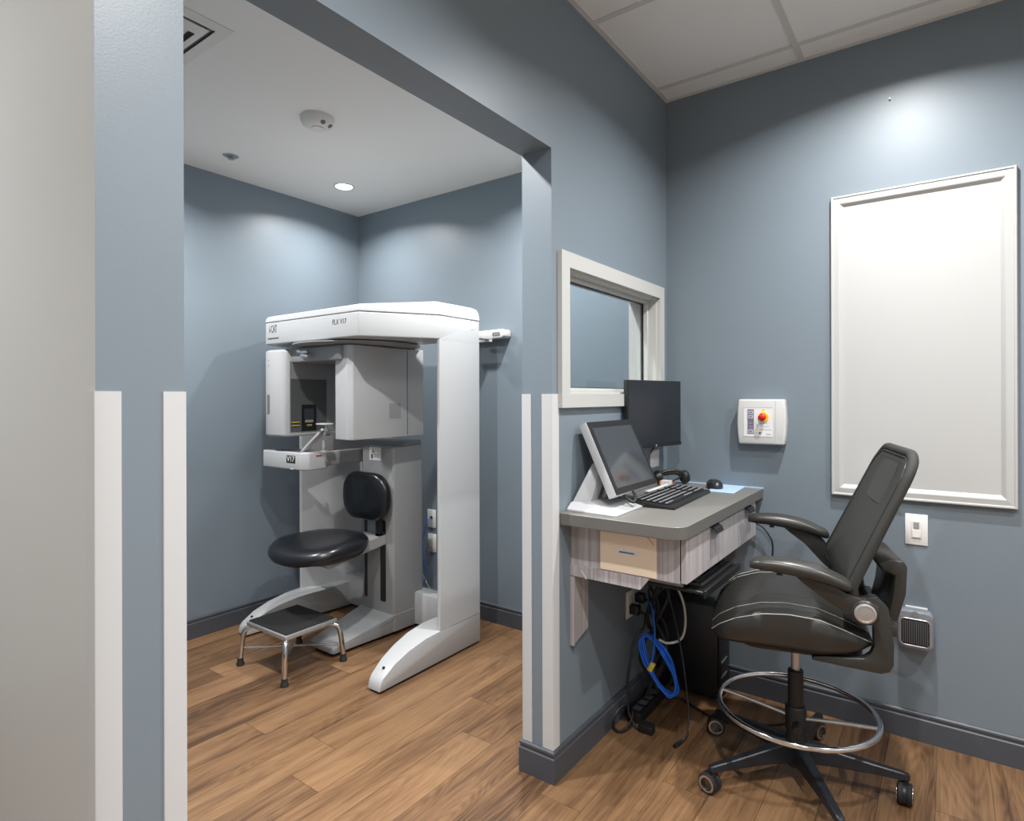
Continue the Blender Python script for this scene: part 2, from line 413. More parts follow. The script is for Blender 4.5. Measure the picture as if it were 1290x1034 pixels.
# window in the partition
wn = bpy.data.objects.new('window_1', None); C.objects.link(wn); struct(wn); wn.location = (0, (WY0 + WY1) / 2, 1.2836)
oy0, oy1, oz0, oz1 = 1.7706, 2.698, 1.2836, 1.8337
for side in (0, 1):
    xa, xb = ((0.0, 0.018), (XT - 0.018, XT))[side]
    part('casing', M().prism([(oy0, oz0), (WY0, WZ0), (WY0, WZ1), (oy0, oz1)], 'x', xa, xb), 'window_trim', wn)
    part('casing', M().prism([(WY1, WZ0), (oy1, oz0), (oy1, oz1), (WY1, WZ1)], 'x', xa, xb), 'window_trim', wn)
    part('casing', M().prism([(oy0, oz1), (WY0, WZ1), (WY1, WZ1), (oy1, oz1)], 'x', xa, xb), 'window_trim', wn)
    part('casing', M().prism([(oy0, oz0), (oy1, oz0), (WY1, WZ0), (WY0, WZ0)], 'x', xa, xb), 'window_trim', wn)
def frame_ring(x0, x1, g0, g1):
    return M().box(x0, x1, WY0 + g0, WY0 + g1, WZ0 + g0, WZ1 - g0).box(x0, x1, WY1 - g1, WY1 - g0, WZ0 + g0, WZ1 - g0).box(x0, x1, WY0 + g1, WY1 - g1, WZ1 - g1, WZ1 - g0).box(x0, x1, WY0 + g1, WY1 - g1, WZ0 + g0, WZ0 + g1)
part('jamb', frame_ring(XT, 0.0, 0.0, 0.008), 'window_trim', wn)
part('glazing_stop', frame_ring(-0.058, -0.036, 0.008, 0.022).bevel(0.0015, 1), 'window_trim', wn)
part('glazing_stop', frame_ring(-0.092, -0.070, 0.008, 0.022).bevel(0.0015, 1), 'window_trim', wn)
part('gasket', frame_ring(-0.068, -0.059, 0.008, 0.026), 'label_black', wn)
part('glass_pane', M().box(-0.066, -0.061, WY0 + 0.012, WY1 - 0.012, WZ0 + 0.012, WZ1 - 0.012), 'clear_glass', wn)

# ================================================================== LIGHTS ON THE CEILINGS
def downlight(x, y, z, watts, label, grp='recessed downlights'):
    t = thing('downlight', label, 'downlight', (x, y, z - 0.004), group=grp)
    part('trim_ring', M().lathe([(0.048, -0.001), (0.052, -0.005), (0.062, -0.004), (0.066, 0.0), (0.048, 0.002)], (x, y, z), 32), 'white_trim', t)
    part('lens', M().lathe([(0.047, 0.001), (0.047, -0.002), (0.03, -0.0035), (0.001, -0.004)], (x, y, z), 28), 'lens_glow', t)
    l = bpy.data.lights.new('downlight_lamp', 'AREA'); l.shape = 'DISK'; l.size = 0.07; l.spread = R(148); l.energy = watts; l.color = LAMP
    lo = bpy.data.objects.new('downlight_lamp', l); C.objects.link(lo); lo.parent = t; lo.location = (0, 0, -0.006)
    return t
downlight(-1.85, 2.32, ZX, P_EXAM * 0.52, 'glowing recessed downlight in exam room ceiling near the back corner')
downlight(-0.50, 2.32, ZX, P_EXAM, 'recessed downlight in exam room ceiling hidden by the header')
downlight(-1.85, 1.10, ZX, P_EXAM, 'recessed downlight in exam room ceiling behind the left wall end')
downlight(-0.50, 1.10, ZX, P_EXAM, 'recessed downlight in exam room ceiling beside the opening')
downlight(0.95, 2.14, ZC, P_OPER * 1.1, 'recessed downlight above the white framed board')
downlight(0.95, 0.70, ZC, P_OPER * 1.15, 'recessed downlight above the viewer')
downlight(2.10, 1.55, ZC, P_OPER, 'recessed downlight at right of the desk area')
downlight(1.9, -0.55, ZC, P_HALL, 'recessed downlight in hall behind the viewer')
downlight(-0.75, -0.60, ZC, P_HALL, 'recessed downlight in hall beside the pale wall')

# smoke detector, sprinkler, diffuser
sd = thing('smoke_detector', 'round off-white smoke detector on exam room ceiling', 'detector', (-1.23, 1.683, ZX - 0.045))
part('body', M().lathe([(0.075, 0.0), (0.075, -0.012), (0.068, -0.03), (0.045, -0.045), (0.028, -0.045), (0.028, -0.050), (0.001, -0.050)], (-1.23, 1.683, ZX), 32), 'detector_white', sd)
for a in (R(-12), R(34)):
    dx, dy = math.cos(a), math.sin(a)
    part('sounder_hole', M().lathe([(0.011, -0.003), (0.011, 0.0025), (0.001, 0.003)], (-1.23 + 0.058 * dx, 1.683 + 0.058 * dy, ZX - 0.036), 14, (dx * 0.6, dy * 0.6, -0.8)), 'letter_grey', sd)
sp = thing('sprinkler_head', 'small flat fire sprinkler head in exam room ceiling', 'sprinkler', (-1.953, 1.671, ZX - 0.02))
part('escutcheon', M().lathe([(0.04, 0.0), (0.038, -0.004), (0.014, -0.006), (0.001, -0.006)], (-1.953, 1.671, ZX), 24), 'brushed_silver', sp)
part('deflector', M().lathe([(0.006, -0.006), (0.006, -0.016), (0.016, -0.017), (0.016, -0.019), (0.001, -0.019)], (-1.953, 1.671, ZX), 16), 'sensor_grey', sp)
dv = thing('air_diffuser', 'square white stepped ceiling air diffuser at upper left of exam room', 'vent', (-1.21, 0.81, ZX - 0.03))
def sq_ring(h0, z0, h1, z1, th=0.003):
    cx, cy = -1.21, 0.815; mb = M()
    q = lambda h, z: [(cx - h, cy - h, z), (cx + h, cy - h, z), (cx + h, cy + h, z), (cx - h, cy + h, z)]
    return mb.loft([q(h0, z0), q(h1, z1), q(h1, z1 - th), q(h0, z0 - th)], closed=True)
part('outer_frame', sq_ring(0.297, ZX, 0.255, ZX - 0.004), 'vent_white', dv)
part('throat', sq_ring(0.257, ZX - 0.0005, 0.25, ZX + 0.0, 0.001), 'label_black', dv)
for h0, h1 in ((0.240, 0.208), (0.196, 0.160), (0.148, 0.112), (0.100, 0.064)):
    part('cone', sq_ring(h0, ZX - 0.004, h1, ZX - 0.018), 'vent_white', dv)
part('centre_plate', M().box(-1.21 - 0.04, -1.21 + 0.04, 0.815 - 0.04, 0.815 + 0.04, ZX - 0.012, ZX - 0.009), 'vent_white', dv)
part('backing_plate', M().box(-1.21 - 0.25, -1.21 + 0.25, 0.815 - 0.25, 0.815 + 0.25, ZX - 0.0012, ZX - 0.0004), 'outlet_dark', dv)

# ================================================================== DENTAL SCANNER
XC = -1.53
sc = thing('dental_scanner', 'large white cone beam dental scanner with arched hood and black patient seat', 'scanner', (XC, 2.2, 0))
mir = lambda x: 2 * XC - x
for s in (0, 1):
    X = (lambda v: v) if s == 0 else mir
    # side column, wedge shaped in plan
    cp = [(-0.945, 2.185), (-0.966, 2.187), (-1.06, 2.50), (-0.945, 2.50)] if s == 0 else [(-0.945, 2.185), (-0.966, 2.187), (-1.085, 2.56), (-0.945, 2.56)]
    part('column', M().prism([(X(a), b) for a, b in cp], 'z', 0.158, 1.6125).bevel(0.005, 3, skip=lambda p, q: abs(p.z - q.z) < 0.1), 'machine_white', sc)
    fp = [(1.792, 0.010), (1.800, 0.045), (1.815, 0.064), (1.884, 0.105), (1.975, 0.135), (2.086, 0.155), (2.20, 0.160), (2.50, 0.160), (2.50, 0.010)]
    mb = M(); wid = lambda y: 0.080 + (0.148 - 0.080) * max(0, min(1, (y - 1.80) / 0.38))
    mb.poly([(X(-0.945), y, z) for y, z in fp], [(X(-0.945 - wid(y)), y, z) for y, z in fp])
    ft = part('foot', mb.bevel(0.0035, 2, 50, lambda p, q: min(p.y, q.y) > 2.15 and min(p.z, q.z) > 0.1), 'machine_white', sc, ang=30)
    part('levelling_screw', M().cyl((X(-0.985), 1.85, 0.087), (X(-0.985), 1.853, 0.0945), 0.006, seg=10), 'label_black', ft)
    part('glide_pad', M().box(*sorted((X(-0.955), X(-1.01))), 1.80, 2.45, 0.0, 0.011), 'black_rubber', ft)
part('rear_beam', M().box(-2.03, -1.02, 2.44, 2.54, 0.02, 0.205).bevel(0.01, 2), 'machine_white', sc)
# hood: boomerang plan
HP = [(-0.945, 2.50), (-0.945, 2.19), (-1.150, 1.848), (-1.925, 1.848), (-2.115, 2.19), (-2.115, 2.50), (-2.02, 2.50), (-1.93, 2.36), (-1.13, 2.36), (-1.04, 2.50)]
hd = part('hood', M().prism(HP, 'z', 1.612, 1.730).bevel(0.007, 3, skip=lambda p, q: min(p.y, q.y) > 2.15 and max(p.z, q.z) < 1.62), 'machine_white', sc)
def inset(P, d):
    out = []; n = len(P)
    ar = sum(P[i][0] * P[(i + 1) % n][1] - P[(i + 1) % n][0] * P[i][1] for i in range(n)); sg = 1 if ar > 0 else -1
    for i in range(n):
        a, b, c = Vector(P[i - 1]), Vector(P[i]), Vector(P[(i + 1) % n])
        e1, e2 = (b - a).normalized(), (c - b).normalized()
        n1, n2 = Vector((-e1.y, e1.x)) * sg, Vector((-e2.y, e2.x)) * sg
        q = (n1 + n2); q = q / max(0.3, (1 + n1.dot(n2)))
        out.append(tuple(b + q * d))
    return out
cap_h = lambda p, base: base + 0.022 * max(0, min(1, (p[1] - 1.85) / 0.35))
rings = []
for d, h in ((0.004, 1.7315), (0.0, 1.735), (0.003, 1.752), (0.012, 1.764), (0.035, 1.770)):
    k = 0 if h < 1.74 else (h - 1.735) / 0.035
    rings.append([(p[0], p[1], h + 0.034 * k * max(0, min(1, (p[1] - 1.87) / 0.3))) for p in inset(HP, d)])
part('hood_cap', M().loft(rings), 'machine_white', hd, ang=30)
part('shadow_seam', M().prism(inset(HP, 0.006), 'z', 1.7285, 1.7335), 'letter_grey', hd)
yf = 1.8472
text('lettering', 'i-CAT', 0.058, (-1.852, yf, 1.692), (1, 0, 0), (0, 0, 1), 'letter_grey', hd, squeeze=0.5)
part('name_bar', M().box(-1.90, -1.80, yf - 0.0005, yf + 0.002, 1.640, 1.647), 'letter_grey', hd)
text('lettering', 'FLX V17', 0.036, (-1.29, yf, 1.690), (1, 0, 0), (0, 0, 1), 'letter_grey', hd, squeeze=0.85)
part('etched_logo', M().box(-0.9445, -0.9440, 2.42, 2.455, 1.682, 1.686).box(-0.9445, -0.9440, 2.435, 2.439, 1.682, 1.715), 'label_white', hd)
# turning gantry under the hood
ga = part('gantry_beam', M().prism([(-1.90, 1.905), (-1.36, 1.905), (-1.36, 2.30), (-1.90, 2.30)], 'z', 1.512, 1.590).bevel(0.012, 2), 'machine_grey', sc)
part('gantry_bearing', M().lathe([(0.20, 1.588), (0.20, 1.6135)], (-1.60, 2.08, 0), 36), 'letter_grey', ga)
part('gantry_disc', M().lathe([(0.30, 1.592), (0.34, 1.600), (0.34, 1.606), (0.30, 1.610)], (-1.52, 2.15, 0), 40), 'machine_grey', ga)
# right housing
rb_pl = [(-1.325, 1.922), (-1.300, 1.940), (-1.294, 2.10), (-1.300, 2.435), (-1.40, 2.445), (-1.436, 2.40), (-1.446, 1.955), (-1.43, 1.93)]
dh = part('detector_housing', M().prism(rb_pl, 'z', 1.108, 1.588).bevel(0.005, 3, 30), 'machine_white', sc)
part('seam', M().box(-1.3005, -1.2955, 2.304, 2.3065, 1.118, 1.578), 'letter_grey', dh)
part('grey_pad', M().box(-1.300, -1.2945, 2.172, 2.254, 1.212, 1.290), 'label_grey', dh)
part('edge_strip', M().box(-1.456, -1.436, 1.950, 2.30, 1.112, 1.415).bevel(0.004, 2), 'machine_white', dh)
# left housing
lb_pl = [(-1.965, 1.90), (-1.95, 1.862), (-1.90, 1.846), (-1.84, 1.846), (-1.785, 1.862), (-1.770, 1.885), (-1.770, 2.36), (-1.80, 2.40), (-1.95, 2.40), (-1.968, 2.30)]
lh = part('source_housing', M().prism(lb_pl, 'z', 1.112, 1.582).bevel(0.014, 3, 30), 'machine_white', sc)
part('inner_liner', M().box(-1.771, -1.766, 1.892, 2.30, 1.135, 1.520), 'machine_grey', lh)
dp = part('dark_panel', M().box(-1.767, -1.763, 1.895, 2.125, 1.138, 1.424), 'panel_dark', lh)
part('black_label', M().box(-1.7635, -1.7620, 1.962, 2.056, 1.140, 1.284), 'label_black', dp)
part('label_window', M().box(-1.7625, -1.7612, 1.978, 2.040, 1.205, 1.262), 'screen_glass', dp)
part('grey_print', M().box(-1.7625, -1.7612, 1.983, 2.036, 1.186, 1.200), 'label_grey', dp)
part('yellow_print', M().box(-1.7625, -1.7612, 1.994, 2.026, 1.167, 1.175), 'sticker_yellow', dp)
for z in (1.168, 1.186):
    part('yellow_sticker', M().box(-1.7635, -1.7620, 1.900, 1.950, z, z + 0.006), 'sticker_yellow', dp)
    part('black_sticker', M().box(-1.7635, -1.7618, 1.898, 1.950, z - 0.005, z), 'label_black', dp)
part('side_label', M().box(-1.905, -1.884, 1.8445, 1.849, 1.235, 1.338), 'letter_grey', lh)
for i in range(9):
    part('label_print', M().box(-1.901, -1.888, 1.8435, 1.8447, 1.240 + i * 0.0108, 1.2455 + i * 0.0108), 'sensor_grey', lh)
part('marker_symbol', M().box(-1.897, -1.889, 1.8452, 1.847, 1.49, 1.505).box(-1.900, -1.886, 1.8452, 1.847, 1.523, 1.528), 'label_grey', lh)
hs = part('head_support', M().cyl((-1.605, 1.90, 1.545), (-1.605, 1.862, 1.545), 0.012, seg=16).box(-1.64, -1.585, 1.868, 1.885, 1.552, 1.568).bevel(0.002, 1), 'chrome', sc)
part('clamp_knob', M().cyl((-1.605, 1.855, 1.540), (-1.545, 1.855, 1.534), 0.010, seg=14).cyl((-1.66, 1.87, 1.565), (-1.63, 1.87, 1.563), 0.009, seg=14), 'chrome', hs)
# chin rest tray
tr = part('chin_tray', M().prism([(-2.024, 1.890), (-1.674, 1.890), (-1.640, 1.925), (-1.640, 2.03), (-1.70, 2.09), (-2.0, 2.02)], 'z', 0.935, 1.030).bevel(0.008, 3, 25), 'machine_white', sc)
part('tray_arm', M().prism([(-1.648, 2.02), (-1.655, 2.42), (-1.72, 2.42), (-1.70, 2.06)], 'z', 0.950, 1.026).bevel(0.006, 2), 'machine_grey', tr)
part('tray_recess', M().prism([(-1.995, 1.91), (-1.70, 1.91), (-1.70, 2.06), (-1.985, 1.99)], 'z', 1.0295, 1.0312), 'letter_grey', tr)
bd = part('badge', M().box(-1.795, -1.716, 1.8885, 1.891, 0.972, 1.012), 'label_black', tr)
text('lettering', 'V17', 0.042, (-1.7555, 1.8882, 0.992), (1, 0, 0), (0, 0, 1), 'label_white', bd)
part('red_sticker', M().box(-1.6405, -1.6390, 1.965, 2.00, 1.005, 1.014), 'sticker_red', tr)
part('white_button', M().box(-1.76, -1.735, 1.889, 1.892, 0.938, 0.942), 'label_white', tr)
ca = part('chin_rest_arm', M().obox((-1.715, 1.945, 1.025), Vector((0.184, 0, 0.126)).normalized(), (0, 1, 0), Vector((-0.126, 0, 0.184)).normalized(), 0, 0.225, -0.020, 0.020, 0, 0.014).bevel(0.002, 1), 'machine_white', sc)
part('chin_cup', M().prism(rrect(0.088, 0.066, 0.02), 'z', 0, 0.008).bevel(0.002, 1), 'machine_white', ca).data.transform(Matrix.Translation(Vector((-1.543, 1.95, 1.180))))
part('cup_post', M().cyl((-1.533, 1.95, 1.146), (-1.533, 1.95, 1.182), 0.007, seg=12), 'machine_white', ca)
part('clamp_knob', M().cyl((-1.548, 1.925, 1.146), (-1.548, 1.975, 1.146), 0.010, seg=14).cyl((-1.520, 1.93, 1.135), (-1.520, 1.96, 1.135), 0.011, seg=14), 'chrome', ca)
part('laser_post', M().cyl((-1.70, 2.06, 1.03), (-1.70, 2.06, 1.085), 0.010, seg=12), 'machine_silver', sc)
part('cross_beam', M().box(-2.02, -1.40, 2.36, 2.52, 0.985, 1.075).bevel(0.01, 2), 'machine_grey', sc)
# centre column with the patient seat
cc = part('seat_column', M().prism([(-1.643, 2.28), (-1.388, 2.28), (-1.381, 2.29), (-1.381, 2.505), (-1.643, 2.505)], 'z', 0.02, 1.045).bevel(0.008, 2), 'machine_grey', sc)
for xs in (-1.612, -1.467):
    part('slot', M().prism([(xs + a, 0.405 + b) for a, b in rrect(0.024 if xs < -1.5 else 0.044, 0.455, 0.011)], 'y', 2.2785, 2.282), 'label_black', cc)
wl = part('warning_label', M().box(-1.578, -1.482, 2.2783, 2.281, 0.966, 1.040), 'label_white', cc)
part('warning_triangle', M().prism([(-1.560, 1.008), (-1.535, 1.008), (-1.5475, 1.030)], 'y', 2.2778, 2.2786), 'sticker_yellow', wl)
part('warning_print', M().box(-1.565, -1.548, 2.2777, 2.2786, 0.975, 1.000).box(-1.54, -1.495, 2.2777, 2.2786, 0.995, 0.999).box(-1.54, -1.495, 2.2777, 2.2786, 0.984, 0.988), 'letter_grey', wl)
cf = [(1.905, 0.018), (1.910, 0.045), (1.94, 0.056), (2.28, 0.118), (2.50, 0.118), (2.50, 0.018)]
cmb = M(); cw = lambda y: 0.105 + 0.045 * max(0, min(1, (y - 1.9) / 0.36))
cmb.poly([(-1.515 + cw(y) - 0.012, y, z) for y, z in cf], [(-1.575 - cw(y) + 0.06, y, z) for y, z in cf])
cft = part('seat_column_foot', cmb.bevel(0.005, 2, 50), 'machine_grey', sc, ang=30)
part('glide_pad', M().box(-1.60, -1.45, 1.93, 2.45, 0.0, 0.019), 'black_rubber', cft)
sb = part('seat_bracket', M().prism([(1.90, 0.448), (2.285, 0.500), (2.285, 0.558), (1.86, 0.503)], 'x', -1.60, -1.445).bevel(0.004, 1), 'machine_silver', sc)
part('bracket_plate', M().box(-1.64, -1.42, 1.86, 2.12, 0.498, 0.508), 'machine_silver', sb)
def cushion(cx, cy, z0, prof, outline):
    return M().loft([[(cx + a * k, cy + b * k, z0 + h + (t(a * k, b * k) if t else 0)) for a, b in outline] for k, h, t in prof])
so = []
for i in range(40):
    a = 2 * math.pi * i / 40; c_, s_ = math.cos(a), math.sin(a)
    rx, ry = 0.235, 0.24
    xx = rx * math.copysign(abs(c_) ** 0.8, c_); yy = ry * math.copysign(abs(s_) ** 0.8, s_)
    xx *= 1.0 + 0.16 * (-yy / ry)
    so.append((xx, yy))
sad = lambda x_, y_: 0.010 * (abs(x_) / 0.2) ** 2 + 0.010 * (y_ / 0.24) - 0.014 * max(0, -y_ / 0.225) ** 2
part('seat', cushion(-1.565, 1.945, 0.497, [(0.78, 0.0, None), (0.90, 0.004, None), (0.97, 0.020, sad), (1.0, 0.040, sad), (0.985, 0.058, sad), (0.93, 0.074, sad), (0.82, 0.083, sad), (0.62, 0.084, sad), (0.40, 0.081, sad), (0.1, 0.080, sad), (0.005, 0.080, sad)], so), 'black_vinyl', sc, ang=80)
bo = [(a, b) for a, b in rrect(0.370, 0.265, 0.115, 9)]
def backc(cy, prof):
    return M().loft([[(-1.545 + a * k, cy - h + 0.25 * (a * k) ** 2, 0.772 + b * k) for a, b in bo] for k, h in prof])
part('backrest', backc(2.215, [(0.02, -0.03), (0.90, -0.03), (0.97, -0.024), (1.0, -0.010), (1.0, 0.004), (0.97, 0.016), (0.90, 0.024), (0.6, 0.028), (0.2, 0.029), (0.01, 0.029)]), 'black_vinyl', sc, ang=80)
part('backrest_post', M().box(-1.484, -1.448, 2.236, 2.262, 0.53, 0.80).box(-1.484, -1.448, 2.236, 2.285, 0.53, 0.575).bevel(0.006, 2), 'label_black', sc)

# ================================================================== STEP STOOL
ss = thing('step_stool', 'low chrome step stool with black ribbed rubber tread', 'stool', (-1.54, 1.75, 0))
x0, x1, y0, y1 = -1.716, -1.384, 1.612, 1.904
part('platform_frame', M().box(x0, x1, y0, y1, 0.192, 0.214).bevel(0.006, 2), 'brushed_silver', ss)
tread = part('rubber_tread', M().box(x0 + 0.010, x1 - 0.010, y0 + 0.010, y1 - 0.010, 0.2135, 0.2205), 'black_rubber', ss)
rib = M()
for i in range(27): rib.box(x0 + 0.014 + i * 0.0113, x0 + 0.020 + i * 0.0113, y0 + 0.014, y1 - 0.014, 0.2204, 0.2222)
part('tread_rib', rib, 'black_rubber', tread)['kind'] = 'stuff'
feet = {}
for sx in (-1, 1):
    for sy in (-1, 1):
        ax, ay = (-1.55 + sx * 0.150), (1.758 + sy * 0.128)
        fx, fy = (-1.55 + sx * 0.187), (1.758 + sy * 0.165)
        lg = part('leg', M().tube([(ax - sx * 0.02, ay - sy * 0.02, 0.190), (ax + sx * 0.012, ay + sy * 0.012, 0.181), (ax + sx * 0.026, ay + sy * 0.026, 0.150), (fx, fy, 0.03)], 0.0128, 12), 'chrome', ss)
        part('rubber_tip', M().lathe([(0.0145, 0.036), (0.0145, 0.016), (0.019, 0.010), (0.019, 0.0)], (fx, fy, 0), 16), 'black_rubber', lg)
        feet[sx, sy] = Vector((ax + sx * 0.032, ay + sy * 0.032, 0.085))
part('stretcher', M().cyl(feet[-1, -1], feet[1, 1], 0.005, seg=10), 'chrome', ss)
part('stretcher', M().cyl(feet[-1, 1] + Vector((0, 0, 0.011)), feet[1, -1] + Vector((0, 0, 0.011)), 0.005, seg=10), 'chrome', ss)

# ================================================================== EXAM ROOM WALL ITEMS
hb = thing('accessory_rail', 'white slotted wall rail with projecting holder behind scanner column', 'wall rail', (-1.06, Y4, 1.65))
part('rail_body', M().prism([(-1.25 + 0, 1.655), (-0.945, 1.660), (-0.930, 1.670), (-0.930, 1.701), (-0.945, 1.709), (-1.25, 1.702)], 'y', Y4 - 0.075, Y4 - 0.003).bevel(0.004, 2), 'stop_white', hb)
for a, b in ((-1.20, -1.065), (-1.008, -0.957)):
    part('slot', M().box(a, b, Y4 - 0.0765, Y4 - 0.070, 1.672, 1.693), 'letter_grey', hb)
for i in range(3): part('slot_pin', M().box(-0.995 + i * 0.017, -0.987 + i * 0.017, Y4 - 0.078, Y4 - 0.074, 1.674, 1.691), 'sensor_grey', hb)
part('projecting_arm', M().box(-1.050, -1.010, Y4 - 0.24, Y4 - 0.07, 1.650, 1.690).bevel(0.004, 2), 'stop_white', hb)
part('lower_clip', M().box(-1.12, -1.012, Y4 - 0.10, Y4 - 0.075, 1.640, 1.650), 'stop_white', hb)
def plate(name, label, cx, cz, y=Y4, w=0.072, h=0.115, cat='outlet', group=None):
    t = thing(name, label, cat, (cx, y, cz - h / 2), group=group)
    part('wall_plate', M().box(cx - w / 2, cx + w / 2, y - 0.006, y - 0.0002, cz - h / 2, cz + h / 2).bevel(0.003, 2), 'outlet_white', t)
    return t
t = plate('data_outlet', 'white data outlet with blue cable, upper of two behind scanner', -1.560, 0.551)
part('jack', M().box(-1.568, -1.550, Y4 - 0.009, Y4 - 0.005, 0.552, 0.566), 'label_black', t)
t = plate('power_outlet', 'white power outlet with grey plug, lower of two behind scanner', -1.557, 0.397)
part('socket_face', M().box(-1.574, -1.540, Y4 - 0.008, Y4 - 0.005, 0.362, 0.432), 'outlet_white', t)
part('plug', M().box(-1.571, -1.547, Y4 - 0.035, Y4 - 0.007, 0.372, 0.430).bevel(0.004, 2), 'sensor_grey', t)
tag(M().tube([(-1.559, Y4 - 0.012, 0.559), (-1.566, Y4 - 0.035, 0.545), (-1.585, Y4 - 0.035, 0.48), (-1.62, Y4 - 0.03, 0.40), (-1.60, Y4 - 0.03, 0.30), (-1.585, Y4 - 0.03, 0.20), (-1.60, Y4 - 0.04, 0.13)], 0.0028).build('network_cable', 'cable_blue'), 'thin blue network cable hanging from outlet behind scanner', 'cable')
tag(M().tube([(-1.559, Y4 - 0.022, 0.371), (-1.562, Y4 - 0.026, 0.345), (-1.60, Y4 - 0.028, 0.29), (-1.64, Y4 - 0.03, 0.24), (-1.60, Y4 - 0.03, 0.17), (-1.54, Y4 - 0.04, 0.115)], 0.0032).build('grey_cable', 'sensor_grey'), 'thin grey power cord looping below the lower exam room outlet', 'cable')

# ================================================================== DESK
ZT = 0.917
wt = thing('worktop', 'grey speckled wall-mounted worktop with rounded front corner', 'worktop', (0.22, 2.27, ZT - 0.04))
outl = [(0.0005, 1.778), (0.385, 1.778)]
for i in range(1, 8):
    a = R(-90 + 90 * i / 8); outl.append((0.385 + 0.055 * math.cos(a), 1.833 + 0.055 * math.sin(a)))
outl += [(0.440, 1.833), (0.440, Y4 - 0.001), (0.0005, Y4 - 0.001)]
slab = part('slab', M().prism(outl, 'z', ZT - 0.040, ZT).bevel(0.0012, 1, 60), 'worktop', wt, ang=30)
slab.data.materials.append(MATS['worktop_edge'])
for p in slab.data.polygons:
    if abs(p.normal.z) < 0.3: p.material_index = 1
part('sealant_bead', M().box(0.02, 0.44, Y4 - 0.006, Y4 - 0.0005, ZT, ZT + 0.004), 'mat_blue', wt)
du = thing('drawer_unit', 'grey streaked laminate drawer unit below the worktop', 'drawer unit', (0.21, 2.28, 0.722))
part('carcass', M().box(0.0005, 0.402, 1.857, 2.70, 0.722, ZT - 0.0405), 'desk_laminate', du)
for a, b, hc in ((1.857, 2.2785, 2.125), (2.2795, 2.70, 2.56)):
    d = part('drawer_front', M().box(0.406, 0.425, a, b, 0.724, ZT - 0.043).bevel(0.001, 1), 'desk_laminate', du)
    part('handle', M().prism([(0.424, 0.872), (0.444, 0.862), (0.450, 0.846), (0.447, 0.845), (0.441, 0.858), (0.424, 0.866)], 'y', hc - 0.038, hc + 0.038), 'navy_metal', d)
part('reveal', M().box(0.401, 0.4065, 1.860, 2.697, 0.73, 0.87), 'label_black', du)
br = thing('support_bracket', 'pale laminate L-shaped bracket below left end of desk', 'bracket', (0.0, 1.90, 0.43))
part('wall_leg', M().prism([(1.858, 0.430), (1.966, 0.462), (1.966, 0.7215), (1.858, 0.7215)], 'x', 0.0005, 0.010).bevel(0.001, 1), 'desk_laminate', br)
part('wall_flange', M().box(0.0005, 0.016, 1.850, 1.8578, 0.432, 0.680), 'desk_laminate', br)
part('shelf_leg', M().prism([(0.0, 0.683), (0.268, 0.680), (0.300, 0.7215), (0.0, 0.7215)], 'y', 1.851, 1.868), 'desk_laminate', br)
part('brace', M().obox((0.046, 1.851, 0.705), Vector((0.02, 0, -0.024)).normalized(), Vector((0.024, 0, 0.02)).normalized(), (0, -1, 0), -0.002, 0.032, -0.003, 0.003, 0, 0.002), 'guard_white', br)
en = thing('manila_envelope', 'manila envelope with small printed label taped to desk end', 'envelope', (0.222, 1.855, 0.724))
part('envelope_body', M().box(0.119, 0.325, 1.8530, 1.8566, 0.725, 0.858).bevel(0.001, 1), 'manila', en)
part('flap_edge', M().prism([(0.292, 0.858), (0.297, 0.858), (0.318, 0.836), (0.316, 0.834)], 'y', 1.8524, 1.8532), 'manila_fold', en)
lb = part('printed_label', M().box(0.180, 0.262, 1.8522, 1.8532, 0.786, 0.804), 'label_white', en)
for i in range(9): part('label_print', M().box(0.192 + i * 0.0062, 0.197 + i * 0.0062, 1.8517, 1.8524, 0.7925, 0.798), 'letter_blue', lb)

# white touch monitor
mo = thing('touch_monitor', 'tilted touch monitor with black bezel on white angled stand', 'monitor', (0.10, 1.97, ZT))
part('base', M().loft([[(0.004, 1.822, ZT), (0.196, 1.820, ZT), (0.190, 2.068, ZT), (0.004, 2.068, ZT)], [(0.004, 1.822, ZT + 0.008), (0.196, 1.820, ZT + 0.005), (0.190, 2.068, ZT + 0.005), (0.004, 2.068, ZT + 0.008)], [(0.008, 1.845, ZT + 0.030), (0.075, 1.880, ZT + 0.030), (0.075, 2.03, ZT + 0.030), (0.008, 2.05, ZT + 0.030)]]).bevel(0.0012, 1), 'monitor_white', mo, ang=20)
part('neck', M().loft([[(0.010, 1.850, ZT + 0.028), (0.062, 1.895, ZT + 0.028), (0.062, 1.945, ZT + 0.028), (0.010, 1.945, ZT + 0.028)], [(0.048, 1.930, 1.080), (0.075, 1.945, 1.072), (0.075, 2.015, 1.072), (0.048, 2.015, 1.080)]]).bevel(0.003, 2), 'monitor_white', mo)
part('prop', M().cyl((0.055, 2.00, ZT + 0.028), (0.085, 2.03, 1.04), 0.010, seg=14), 'cable_white', mo)
up_ = Vector((-0.12, 0, 0.255)).normalized(); nr = Vector((0.255, 0, 0.12)).normalized(); yv = Vector((0, 1, 0)); mo_o = Vector((0.170, 1.884, 0.977))
part('screen_housing', M().obox(mo_o, yv, up_, nr, 0, 0.366, 0, 0.282, -0.036, -0.002).bevel(0.004, 2), 'monitor_white', mo)
bz = part('bezel', M().obox(mo_o, yv, up_, nr, 0.002, 0.364, 0.004, 0.280, -0.003, 0.0), 'label_black', mo)
part('screen', M().obox(mo_o, yv, up_, nr, 0.022, 0.344, 0.026, 0.256, -0.0005, 0.0006), 'screen_glass', mo)
part('cable_stub', M().tube([(0.145, 1.965, 0.985), (0.165, 1.975, 0.955), (0.185, 1.99, 0.945), (0.18, 2.01, 0.965), (0.16, 2.02, 0.985)], 0.006, 8), 'cable_black', mo)

